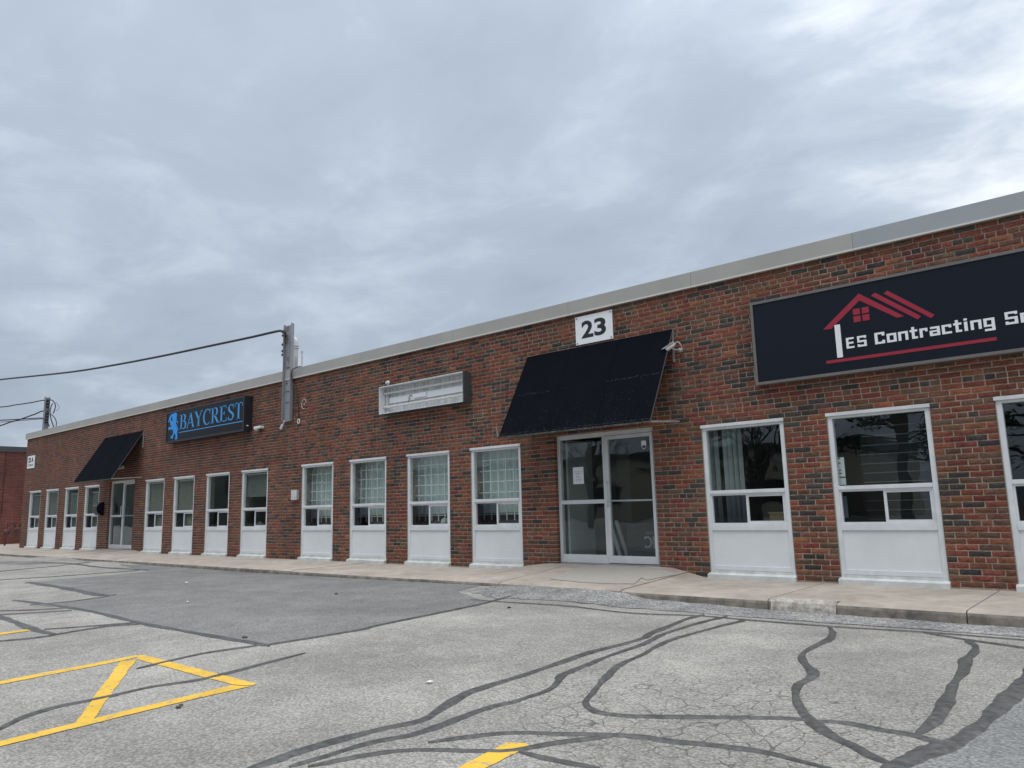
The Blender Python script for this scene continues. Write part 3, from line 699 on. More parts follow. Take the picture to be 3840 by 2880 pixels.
# ------------------------------------------------------------------ doors
def door(x0, x1, zb):
    y0, y1 = 0.070, 0.150; b = MB(); zt = DTOP-0.006; s = 0.055; m = x0+(x1-x0)*0.505; a0, a1 = x0+0.004, x1-0.004
    b.box(a0, a0+s, y0, y1, zb, zt, bev=.003); b.box(a1-s*0.75, a1, y0, y1, zb, zt, bev=.003); b.box(m-0.045, m-0.002, y0, y1, zb, zt-0.07, bev=.003); b.box(a0+s, a1-s*.75, y0, y1, zt-0.07, zt, bev=.003)
    d = b.build('door', M['door_frame'], BLD)
    # fixed side light
    q = MB(); l0, l1 = a0+s, m-0.045
    q.box(l0, l1, y0+.006, y1-.01, zb, zb+0.125, bev=.002); q.build('bottom_rail', M['door_frame'], d); q = MB(); q.box(l0, l1, y0+.004, y1-.01, 1.045, 1.108, bev=.002); q.build('middle_rail', M['door_frame'], d)
    q = MB(); q.box(l0, l1, y0+0.03, y0+0.036, zb+0.125, 1.045); q.build('pane', M['glass'], d)
    q = MB(); q.box(l0, l1, y0+0.03, y0+0.036, 1.108, zt-0.07); q.build('pane', M['glass'], d)
    # swinging leaf
    q = MB(); r0, r1 = m+0.004, a1-s*.75-0.003; top = zt-0.074; yl = y0-0.008
    q.box(r0, r0+0.062, yl, y1-.03, zb+.008, top, bev=.003); q.box(r1-0.052, r1, yl, y1-.03, zb+.008, top, bev=.003); q.box(r0+.062, r1-.052, yl, y1-.03, zb+.008, zb+0.118, bev=.003); q.box(r0+.062, r1-.052, yl, y1-.03, top-0.055, top, bev=.003)
    leaf = q.build('door_leaf', M['door_frame'], d)
    q = MB(); q.box(r0+.062, r1-.052, y0+0.02, y0+0.026, zb+0.118, top-0.055); q.build('pane', M['glass'], d)
    hx = r0+0.028; q = MB()
    q.tube([(hx, yl, 1.37), (hx+.012, yl-.05, 1.37), (hx+.03, yl-.068, 1.345), (hx+.034, yl-.07, 1.25), (hx+.034, yl-.07, 1.15), (hx+.03, yl-.068, 1.09), (hx+.012, yl-.05, 1.068), (hx, yl, 1.068)], 0.0125, 8)
    q.build('pull_handle', M['frame'], d, smooth=True)
    q = MB(); q.lathe((hx-.004, yl, 1.005), (0, -1, 0), [(0, .02), (.008, .02), (.009, .012), (.012, .0)], 14); q.build('lock', M['rod'], d)
    q = MB(); q.tube([(r0+.06, y0+0.06, 1.08), (r1-.05, y0+0.06, 1.075)], 0.014, 8); q.build('push_bar', M['frame'], d)
    q = MB(); q.box(a0, a1, y0-0.01, y1, zb-0.03, zb-0.002); q.build('threshold', M['rod'], d)
    return d
door(*DOORS['DR'], 0.128); door(*DOORS['DL'], 0.078)

# ------------------------------------------------------------------ rooms behind the glass
b = MB(); b.box(WALL_L+.24, WALL_R-.24, 0.24, 7.0, -0.05, 0.02); b.build('room_floor', M['interior'], BLD)
b = MB(); b.box(WALL_L+.24, WALL_R-.24, 0.24, 7.0, 2.70, 2.78); b.build('room_ceiling', M['interior'], BLD)
b = MB(); b.box(WALL_L+.24, WALL_R-.24, 7.0, 7.1, 0.02, 2.70); b.build('room_back_wall', M['interior'], BLD)
for x in (-26.2, -23.35, -15.8, -8.1, -5.35): 
    b = MB(); b.box(x-.05, x+.05, 0.24, 7.0, 0.02, 2.70); b.build('partition', M['interior'], BLD)
b = MB(); b.box(-5.2, 3.6, 3.2, 3.3, 0.02, 2.70); b.build('partition', M['interior_dark'], BLD)

def blind(x0, x1, z0, z1, y, mt, label, name='horizontal_blind', tilt=0.010):
    t = thing(name, ((x0+x1)/2, y, z0), label, 'blind', 'window blinds')
    q = MB(); q.box(x0, x1, y-.02, y+.02, z1, z1+.03); q.build('head_rail', mt, t)
    q = MB(); z = z0
    while z < z1-0.005:
        q.add([(x0, y-.012, z-tilt*.5), (x1, y-.012, z-tilt*.5), (x1, y+.012, z+tilt), (x0, y+.012, z+tilt)], [(0, 1, 2, 3)]); z += 0.026
    s = q.build('slats', mt, t); s['kind'] = 'stuff'
    return t
blind(-23.08, -21.85, 0.76, 1.98, 0.13, M['blind'], 'beige horizontal blind in the first window right of the far glass door')
blind(-21.30, -20.07, 0.76, 1.98, 0.13, M['blind'], 'beige horizontal blind in the second window right of the far glass door')
blind(-33.1, -31.87, 0.76, 1.92, 0.13, M['blind_grey'], 'grey green blind in the leftmost window by the building corner')
blind(-31.35, -30.10, 0.76, 1.98, 0.13, M['blind'], 'beige blind in the second window from the left corner')
blind(-29.2, -28.24, 0.76, 1.86, 0.15, M['blind_grey'], 'grey green blind in the third window from the left corner')
blind(-27.3, -26.46, 0.76, 1.86, 0.15, M['blind_grey'], 'grey green blind in the window nearest the black mailbox')
for X, lab in ((-29.30, 'white inner window post in the third window from the left corner'), (-27.30, 'white inner window post in the window nearest the black mailbox')):
    q = MB(); q.box(X+.22, X+.28, 0.30, 0.34, 0.3, 1.9); q.box(X+.28, X+1.0, 0.30, 0.34, 1.86, 1.9)
    tag(q.build('inner_post', M['grille'], origin=(X, .3, 0)), lab, 'post')
blind(-17.65, -16.43, 1.45, 1.98, 0.13, M['blind_grey'], 'short grey blind pulled half up in the window left of the grey wall box')

def curtain(x0, x1, z0, z1, y, label, mt, wave=0.085, amp=0.03):
    n = int((x1-x0)/0.012); vs = []
    for i in range(n+1):
        x = x0+(x1-x0)*i/n; yy = y+amp*math.sin(2*math.pi*x/wave+0.9*math.sin(x*9)); vs += [(x, yy, z0), (x, yy+random.uniform(-.002, .002), z1)]
    q = MB(); q.add(vs, [(2*i, 2*i+2, 2*i+3, 2*i+1) for i in range(n)])
    return tag(q.build('curtain', mt, origin=((x0+x1)/2, y, z0), smooth=True), label, 'curtain', 'curtains behind the barred windows')
names = ['first', 'second', 'third', 'fourth']
for i, k in enumerate(('M1', 'M2', 'M3', 'M4')):
    X = WIN[k]
    curtain(X-.62, X+WW-.05, 0.93, 2.12, 0.40, 'pale green sheer curtain in the %s barred window right of the grey wall box' % names[i], M['curtain'], 0.12 if i < 2 else 0.16, 0.045)
    t = thing('security_grille', (X+.6, 0.2, 0.8), 'white steel security grille in the %s barred window right of the grey wall box' % names[i], 'grille', 'white window grilles')
    for j in range(7):
        q = MB(); q.box(X-.06+j*.182, X-.044+j*.182, .195, .21, .80, 1.96); q.build('bar', M['grille'], t)
    for j in range(6):
        q = MB(); q.box(X-.14, X+WW-.08, .211, .224, .90+j*.193, .916+j*.193); q.build('cross_bar', M['grille'], t)
# vertical blind of the near window, shelves and card of the next
t = thing('vertical_blind', (-4.8, 0.32, 0.7), 'pale vertical blind strips at the left of the window next to the near door', 'blind')
for i in range(7):
    q = MB(); x = -5.13+i*0.075+(0.06 if i > 2 else 0); a = random.uniform(.5, 1.1)
    q.add([(x-.035*math.cos(a), .32-.035*math.sin(a), .62), (x+.035*math.cos(a), .32+.035*math.sin(a), .62), (x+.035*math.cos(a), .32+.035*math.sin(a), 2.08), (x-.035*math.cos(a), .32-.035*math.sin(a), 2.08)], [(0, 1, 2, 3)]); q.build('strip', M['strip'], t)
t = thing('slat_screen', (-3.0, .5, .6), 'dark slatted screen behind the window under the navy sign', 'screen')
sx0, sx1 = PY(3230, 1700, .5).x, PY(3476, 1790, .5).x
for i in range(11):
    q = MB(); q.box(sx0+random.uniform(-.03, .03), sx1, .49, .50, .74+i*.118, .752+i*.118); q.build('slat_edge', M['slat'], t)
q = MB(); q.box(sx0, sx1+.05, .502, .53, .5, 2.1); q.build('backing', M['interior_dark'], t)
t = thing('info_card', (-3.2, .14, .7), 'narrow white printed card in the left edge of the window under the navy sign', 'card')
k0, k1 = PY(3138, 1716, .14).x, PY(3164, 1716, .14).x
q = MB(); q.box(k0, k1, .135, .145, 1.19, PY(3138, 1716, .14).z); q.build('sheet', M['card'], t)
q = MB(); q.box(k0, k1-.01, .135, .145, .78, 1.05); q.build('sheet', M['card'], t)
q = MB()
for z, w_ in ((1.52, .03), (1.46, .03), (1.37, .03), (1.33, .03), (1.28, .075)): q.box(k0+.012, k0+.012+w_, .1325, .1345, z, z+.014)
o = q.build('print', M['ink'], t); o['kind'] = 'stuff'
# things seen through the glass
t = thing('carton', (-18.9, .55, 0.72), 'white carton with a small brown label behind the third window right of the far door', 'carton')
q = MB(); q.box(-18.75, -18.38, .5, .8, .74, 1.52, bev=.006); q.build('body', M['card'], t)
q = MB(); q.box(-18.56, -18.42, .494, .4985, 1.38, 1.5); q.build('label_patch', M['carton'], t)
q = MB(); q.box(-19.25, -18.30, .40, .95, .70, .74); q.box(-19.2, -19.14, .45, .9, .02, .70); q.box(-18.42, -18.36, .45, .9, .02, .70); tag(q.build('work_table', M['interior'], origin=(-18.8, .6, 0)), 'low grey work table behind the third window right of the far door', 'table')
q = MB(); q.lathe((-10.62, .30, .72), (0, 0, 1), [(0, .07), (.06, .085), (.11, .07), (.14, .02)], 14); tag(q.build('white_bag', M['white_plastic'], origin=(-10.6, .3, .72), smooth=True), 'small white bag on the ledge of the third barred window', 'bag')
q = MB(); q.box(-11.3, -10.25, .26, .50, .66, .715); tag(q.build('window_ledge', M['interior'], origin=(-10.8, .4, .66)), 'inner ledge of the third barred window', 'ledge')
t = thing('banker_box', (-4.05, .8, .02), 'brown carton low behind the window next to the near door', 'carton')
q = MB(); q.box(-4.28, -4.08, .35, .55, .70, .84, bev=.006); q.build('body', M['carton'], t)
q = MB(); q.box(-4.29, -4.07, .34, .56, .841, .862); q.build('lid', M['carton'], t)
q = MB(); q.box(-4.6, -3.95, .3, .75, .64, .70); q.build('stand', M['interior_dark'], t)

# ------------------------------------------------------------------ text helpers
def text_mb(body, x0, x1, z0, z1, y, thick=0.004, bold=0.0, rot180=False):
    cu = bpy.data.curves.new('t', 'FONT'); cu.body = body; cu.size = 1.0; cu.offset = bold; cu.resolution_u = 4
    o = bpy.data.objects.new('t', cu); COL.objects.link(o); bpy.context.view_layer.update()
    me = bpy.data.meshes.new_from_object(o.evaluated_get(bpy.context.evaluated_depsgraph_get()))
    vs = [v.co.copy() for v in me.vertices]; fs = [tuple(p.vertices) for p in me.polygons]
    bpy.data.objects.remove(o); bpy.data.meshes.remove(me)
    a = min(v.x for v in vs); c = max(v.x for v in vs); d = min(v.y for v in vs); e = max(v.y for v in vs)
    q = MB()
    def mp(v):
        u = (v.x-a)/(c-a); w = (v.y-d)/(e-d)
        if rot180: u, w = 1-u, 1-w
        return (x0+u*(x1-x0), y, z0+w*(z1-z0))
    q.add([mp(v) for v in vs], fs); return q
def strokes(q, segs, ox, oz, sx, sz, y, th=0.006):
    """segs: (points, widths) in glyph space; flat strokes lifted off the face"""
    for pts, ws in segs:
        ws = ws if isinstance(ws, (list, tuple)) else [ws]*len(pts); n = len(pts); Lf = []; Rt = []
        for i, (x, z) in enumerate(pts):
            a, c = pts[max(i-1, 0)], pts[min(i+1, n-1)]; dx, dz = c[0]-a[0], c[1]-a[1]; l = math.hypot(dx, dz) or 1; nx, nz = -dz/l*ws[i]/2, dx/l*ws[i]/2
            Lf.append((x+nx, z+nz)); Rt.append((x-nx, z-nz))
        v = [(ox+p[0]*sx, y, oz+p[1]*sz) for p in Lf+Rt]; v += [(p[0], y+th, p[2]) for p in v]
        f = []
        for i in range(n-1): f.append((i, i+1, n+i+1, n+i)); f.append((2*n+i, 3*n+i, 3*n+i+1, 2*n+i+1)); f.append((i, 2*n+i, 2*n+i+1, i+1)); f.append((n+i, n+i+1, 3*n+i+1, 3*n+i))
        q.add(v, f)
def arc(cx, cz, rx, rz, a0, a1, n=14): return [(cx+rx*math.cos(math.radians(a0+(a1-a0)*i/n)), cz+rz*math.sin(math.radians(a0+(a1-a0)*i/n))) for i in range(n+1)]
def swell(n, lo, hi): return [lo+(hi-lo)*math.sin(math.pi*i/n)**1.2 for i in range(n+1)]

# serif capitals, unit height, thick and thin strokes
T_, t_ = 0.125, 0.05
def ser(x, z, w=0.30): return ([(x-w/2, z), (x+w/2, z)], 0.04)
SER = {
 'B': (0.66, [([(.17, 0), (.17, 1)], T_), ser(.14, .02, .27), ser(.14, .98, .27), ([(.17, .975), (.36, .975)], t_), (arc(.36, .755, .17, .22, 90, -90), swell(14, t_, T_)), ([(.17, .53), (.38, .53)], t_), (arc(.38, .275, .22, .25, 90, -90), swell(14, t_, T_)), ([(.17, .025), (.38, .025)], t_)]),
 'A': (0.78, [([(.10, 0), (.40, 1)], t_), ([(.38, 1), (.68, 0)], T_), ([(.20, .33), (.57, .33)], t_), ser(.11, .02, .24), ser(.67, .02, .28)]),
 'Y': (0.76, [([(.10, 1), (.38, .45)], T_), ([(.66, 1), (.40, .47)], t_), ([(.39, .5), (.39, 0)], T_), ser(.39, .02, .30), ser(.11, .98, .28), ser(.66, .98, .22)]),
 'C': (0.74, [(arc(.42, .5, .31, .49, 48, 318, 24), [t_+(T_-t_)*math.exp(-((i-12)/6)**2) for i in range(25)]), ([(.66, .98), (.645, .68)], [.05, .03])]),
 'R': (0.76, [([(.17, 0), (.17, 1)], T_), ser(.15, .02, .30), ser(.14, .98, .27), ([(.17, .975), (.36, .975)], t_), (arc(.36, .735, .19, .24, 90, -90), swell(14, t_, T_)), ([(.17, .495), (.37, .495)], t_), ([(.34, .50), (.64, .02)], T_), ser(.68, .02, .16)]),
 'E': (0.68, [([(.17, 0), (.17, 1)], T_), ser(.14, .02, .27), ser(.14, .98, .27), ([(.17, .975), (.56, .975)], t_), ([(.17, .52), (.44, .52)], t_), ([(.17, .025), (.58, .025)], t_), ([(.555, 1), (.555, .80)], [.05, .025]), ([(.585, 0), (.62, .24)], [.06, .025]), ([(.44, .64), (.44, .40)], .03)]),
 'S': (0.58, [(arc(.30, .745, .19, .225, 30, 180, 10)[:]+[(.17, .60), (.30, .50), (.42, .40)]+arc(.29, .255, .20, .225, 20, -150, 10), [t_]*5+[.07]*4+[T_]*8+[.07]*4+[t_]*4), ([(.475, .99), (.485, .70)], [.05, .025]), ([(.095, .01), (.085, .30)], [.05, .025])]),
 'T': (0.70, [([(.35, 0), (.35, 1)], T_), ser(.35, .02, .30), ([(.06, .975), (.64, .975)], t_), ([(.07, 1), (.045, .76)], [.05, .025]), ([(.63, 1), (.655, .76)], [.05, .025])]),
}
# ------------------------------------------------------------------ BAYCREST light box
YB = -0.215
c1 = PY(627.7, 1546.6, YB); c2 = PY(920, 1483.4, YB); c4 = PY(622.2, 1661.2, YB)
bx0, bx1, bz0, bz1 = -21.37, -17.16, 3.045, 3.930
t = thing('light_box_sign', ((bx0+bx1)/2, -0.1, bz0), 'black light box sign with blue lion and blue BAYCREST lettering', 'sign')
q = MB(); q.box(bx0, bx1, YB+.02, 0.0, bz0, bz1); q.build('casing', M['black_metal'], t)
q = MB(); e = .05
q.box(bx0, bx0+e, YB-.012, YB+.019, bz0, bz1); q.box(bx1-e, bx1, YB-.012, YB+.019, bz0, bz1); q.box(bx0+e, bx1-e, YB-.012, YB+.019, bz0, bz0+e); q.box(bx0+e, bx1-e, YB-.012, YB+.019, bz1-e, bz1)
q.build('retainer_frame', M['black_metal'], t)
q = MB(); q.box(bx0+e, bx1-e, YB, YB+.019, bz0+e, bz1-e); q.build('face', M['sign_face_black'], t)
x = PY(674, 1590, YB).x; xe = PY(911.5, 1540, YB).x; tot = sum(SER[c][0] for c in 'BAYCREST'); sx = (xe-x)/tot
zb, zc = 3.372, 3.782
for c in 'BAYCREST':
    q = MB(); strokes(q, SER[c][1], x, zb, sx, zc-zb, YB-.006); q.build('letter', M['blue_pale'], t); x += SER[c][0]*sx
xa = PY(671.3, 1622, YB).x
q = MB(); q.box(xa, xe, YB-.006, YB-.0005, 3.283, 3.304); q.build('underline', M['blue_pale'], t)
lion = [(345,533),(372,538),(386,560),(388,620),(383,660),(388,690),(376,716),(372,760),(358,800),(370,850),(396,930),(402,970),(392,1010),(396,1080),(394,1152),(338,1152),(346,1122),(362,1108),(352,1050),(335,1008),(312,1050),(302,1108),(290,1132),(248,1138),(244,1075),(280,1068),(302,1010),(298,932),(248,925),(200,942),(190,900),(213,865),(262,868),(243,820),(230,760),(226,705),(205,765),(188,752),(204,700),(228,625),(262,580),(298,552),(292,590),(262,640),(250,690),(262,730),(282,735),(300,700),(276,668),(282,610),(308,558)]
LP = lambda a, c, Y: PY(600+a*.16275, 1460+c*.16275, Y)
q = MB(); q.slab([LP(a, c, YB-.006) for a, c in lion], 0.0055, (0, 1, 0)); q.build('lion_emblem', M['blue'], t)
tail = [(388,965),(408,930),(400,880),(380,830),(364,790),(370,752),(392,735),(412,756),(408,788)]
q = MB(); pts = [LP(a, c, YB-.005) for a, c in tail]; strokes(q, [([(p.x, p.z) for p in pts], [.03, .03, .03, .03, .03, .03, .03, .045, .03])], 0, 0, 1, 1, YB-.006, .005); q.build('lion_tail', M['blue'], t)
q = MB(); q.box(bx1+.0005, bx1+.003, -.15, -.10, 3.17, 3.20); q.build('rating_sticker', M['card'], t)

# ------------------------------------------------------------------ gutted light box
bx0, bx1, bz0, bz1, yf = -11.98, -9.58, 2.935, 3.495, -0.205
t = thing('open_light_box', ((bx0+bx1)/2, -.1, bz0), 'empty white light box with bare tubes and no face, left of the near awning', 'sign')
q = MB(); w_ = .018
q.box(bx0, bx0+w_, yf, -.004, bz0, bz1, 1); q.box(bx1-w_, bx1, yf, -.004, bz0, bz1, 0); q.box(bx0+w_, bx1-w_, yf, -.004, bz1-w_, bz1, 1); q.box(bx0+w_, bx1-w_, yf, -.004, bz0, bz0+w_, 1)
q.build('casing', [M['sign_frame'], M['box_white']], t)
q = MB(); q.box(bx1+.0005, bx1+.004, yf-.004, -.004, bz0-.003, bz1+.003); q.box(bx0, bx1, yf, -.004, bz0-.006, bz0-.0005); q.box(bx0, bx1, yf, -.004, bz1+.0005, bz1+.005)
q.build('outer_skin', M['dark_fascia'], t)
q = MB(); q.box(bx0+w_, bx1-w_, -.012, -.005, bz0+w_, bz1-w_); q.build('back_panel', M['box_white'], t)
q = MB(); q.box(bx0+w_+.12, bx1-w_, -.050, -.0125, 3.155, 3.275, bev=.003); q.build('ballast_cover', M['box_clean'], t)
q = MB(); q.box(bx0+w_+.02, bx0+w_+.10, -.05, -.0125, bz0+w_, bz1-w_); q.build('end_channel', M['box_white'], t)
for z in (3.085, 3.365):
    q = MB(); q.tube([(bx0+w_, -.085, z), (bx0+.07, -.085, z), (bx1-.03, -.085, z), (bx1-w_, -.085, z)], [.030, .024, .024, .024], 12); q.build('fluorescent_tube', M['tube'], t, smooth=True)
q = MB(); q.box(-11.08, -10.72, -.085, -.0505, 3.18, 3.262, bev=.004); q.build('ballast_box', M['box_clean'], t)
q = MB(); q.tube([(-11.16, -.052, 3.245), (-11.17, -.075, 3.25), (-11.20, -.08, 3.22), (-11.215, -.075, 3.15), (-11.22, -.07, 3.10)], .008, 6); q.build('lead_wire', M['cable'], t)

# ------------------------------------------------------------------ navy sign with the house logo
YE = -0.12
def EP(a, c, Y=YE): return PY(2740+a*.4973, 700+c*.4973, Y)
ex0 = EP(145, 880).x; ez1 = EP(145, 880).z; ez0 = EP(203, 1498).z; ex1 = 0.62
t = thing('contracting_sign', ((ex0+ex1)/2, -.05, ez0), 'wide navy sign with red house logo and white ES Contracting lettering', 'sign')
q = MB(); q.box(ex0, ex1, YE+.015, -.0, ez0, ez1); q.build('casing', M['sign_frame'], t)
e = .036; q = MB()
q.box(ex0, ex0+e, YE-.016, YE+.0145, ez0, ez1); q.box(ex1-e, ex1, YE-.016, YE+.0145, ez0, ez1); q.box(ex0+e, ex1-e, YE-.016, YE+.0145, ez0, ez0+e); q.box(ex0+e, ex1-e, YE-.016, YE+.0145, ez1-e, ez1); q.build('retainer_frame', M['sign_frame'], t)
q = MB(); q.box(ex0+e, ex1-e, YE, YE+.0145, ez0+e, ez1-e); q.build('face', M['sign_face_navy'], t)
def epoly(name, pts, m):
    q = MB(); q.slab([EP(a, c, YE-.004) for a, c in pts], .0035, (0, 1, 0)); q.build(name, m, t)
epoly('roof_outline', [(697, 1078), (965, 806), (1308, 976), (1254, 988), (970, 858), (757, 1073)], M['red'])
epoly('roof_stripe', [(1058, 822), (1088, 799), (1436, 976), (1410, 1001)], M['red'])
epoly('roof_stripe', [(1153, 806), (1182, 784), (1537, 966), (1510, 991)], M['red'])
cx = [EP(920, 925).x, EP(1050, 1005).x]; cz = [EP(928, 1025).z, EP(920, 925).z]; xm = sum(cx)/2; zm = sum(cz)/2; gp = .011
for xa, xb in ((cx[0], xm-gp), (xm+gp, cx[1])):
    for za, zb in ((cz[0], zm-gp*.8), (zm+gp*.8, cz[1])):
        q = MB(); q.box(xa, xb, YE-.004, YE-.0005, za, zb); q.build('logo_window_pane', M['red'], t)
p0, p1 = EP(782, 1045), EP(848, 1285)
q = MB(); q.box(p0.x, p1.x, YE-.004, YE-.0005, p1.z, p0.z); q.build('logo_post', M['white_vinyl'], t)
u0, u1 = EP(722, 1315), EP(2008, 1160)
q = MB(); q.box(u0.x, u1.x, YE-.004, YE-.0005, EP(722, 1337).z, u0.z); q.build('underline', M['red'], t)
# squared letters: bars in a 1 x 1 cell (lower case x-height 0.72)
h = .17; H = 1.0; xh = .76
BLK = {
 'E': (.74, [(0, 0, .22, 1), (.22, 1-h, .72, 1), (.22, .5-h/2, .66, .5+h/2), (.22, 0, .72, h)]),
 'S': (.86, [(0, 1-h, .82, 1), (0, .5, .2, 1-h), (0, .5-h/2, .82, .5+h/2), (.6, h, .82, .5), (0, 0, .82, h), (.62, .76, .82, .84), (0, h, .2, .25)]),
 'C': (.84, [(0, 0, .24, 1), (.24, 1-h, .80, 1), (.24, 0, .80, h), (.58, .68, .80, 1-h), (.58, h, .80, .30)]),
 'o': (.78, [(0, 0, .22, xh), (.54, 0, .76, xh), (.22, xh-h, .54, xh), (.22, 0, .54, h)]),
 'n': (.78, [(0, 0, .22, xh), (.54, 0, .76, xh), (.22, xh-h, .54, xh)]),
 't': (.62, [(.14, 0, .36, 1), (0, xh-h, .14, xh), (.36, xh-h, .58, xh), (.36, 0, .58, h)]),
 'r': (.62, [(0, 0, .22, xh), (.22, xh-h, .60, xh), (.42, xh-h-.12, .60, xh-h)]),
 'a': (.78, [(.54, 0, .76, xh), (.06, xh-h, .54, xh), (0, 0, .22, .45), (.22, .45-h*.8, .54, .45), (.22, 0, .54, h)]),
 'c': (.72, [(0, 0, .22, xh), (.22, xh-h, .70, xh), (.22, 0, .70, h), (.5, xh-h-.1, .70, xh-h)]),
 'i': (.34, [(.02, 0, .26, xh), (.02, .86, .26, 1.02)]),
 'g': (.78, [(.54, -.26, .76, xh), (0, .08, .22, xh), (.22, xh-h, .54, xh), (.22, .08, .54, .08+h*.9), (.04, -.26, .54, -.26+h)]),
 'e': (.78, [(0, 0, .22, xh), (.22, xh-h, .76, xh), (.54, .36, .76, xh-h), (.22, .30, .76, .30+h*.7), (.22, 0, .74, h)]),
}
def word(s, xa, xb, z0, z1, track=.12):
    tot = sum(BLK[c][0] for c in s)+track*(len(s)-1); sx = (xb-xa)/tot; x = xa
    for c in s:
        q = MB()
        for i, (a, d, f, g_) in enumerate(BLK[c][1]): q.box(x+a*sx, x+f*sx, YE-.004-.0002*(i % 3), YE-.0005, z0+d*(z1-z0), z0+g_*(z1-z0))
        q.build('letter', M['white_vinyl'], t); x += (BLK[c][0]+track)*sx
zlo, zhi = EP(880, 1222).z, EP(872, 1142).z
word('ES', EP(872, 1180).x, EP(1028, 1160).x, zlo, zhi, .28)
word('Contracting', EP(1087, 1150).x, EP(1997, 1040).x, zlo, zhi+.006)
word('Se', EP(2070, 1000).x, EP(2070, 1000).x+.255, zlo, zhi+.006)

# ------------------------------------------------------------------ number plates
q0, q1 = PY(2156, 1191.5, -.02), PY(2299.2, 1268.9, -.02)
t = thing('number_plate', ((q0.x+q1.x)/2, 0, q1.z), 'white square plate with bold black 23 above the near awning', 'sign')
q = MB(); q.box(q0.x, q1.x, -.02, -.006, q1.z, q0.z, bev=.002); q.build('plate', M['plate'], t)
w_, h_ = q1.x-q0.x, q0.z-q1.z
for ch, a, c in (('2', .17, .49), ('3', .515, .83)):
    q = text_mb(ch, q0.x+w_*a, q0.x+w_*c, q1.z+h_*.20, q0.z-h_*.19, -.022, bold=.032); q.build('digit', M['ink'], t)
for a in (.045, .955):
    for c in (.06, .94):
        q = MB(); q.lathe((q0.x+w_*a, -.02, q1.z+h_*c), (0, -1, 0), [(0, .016), (.006, .014), (.008, .001)], 10); q.build('screw', M['grey_plastic'], t)
q0, q1 = PY(104.4, 1711.5, -.02), PY(127.6, 1754, -.02)
t = thing('address_plate', ((q0.x+q1.x)/2, 0, q1.z), 'white plate reading 23 A AT BACK at the far left corner', 'sign')
q = MB(); q.box(q0.x, q1.x, -.018, -.006, q1.z, q0.z, bev=.002); q.build('plate', M['plate'], t)
w_, h_ = q1.x-q0.x, q0.z-q1.z
q = text_mb('23 A', q0.x+w_*.12, q0.x+w_*.84, q1.z+h_*.46, q0.z-h_*.13, -.020, bold=.05); q.build('address_number', M['ink'], t)
q = text_mb('AT BACK', q0.x+w_*.12, q0.x+w_*.84, q1.z+h_*.16, q1.z+h_*.34, -.020, bold=.03); q.build('address_text', M['ink'], t)

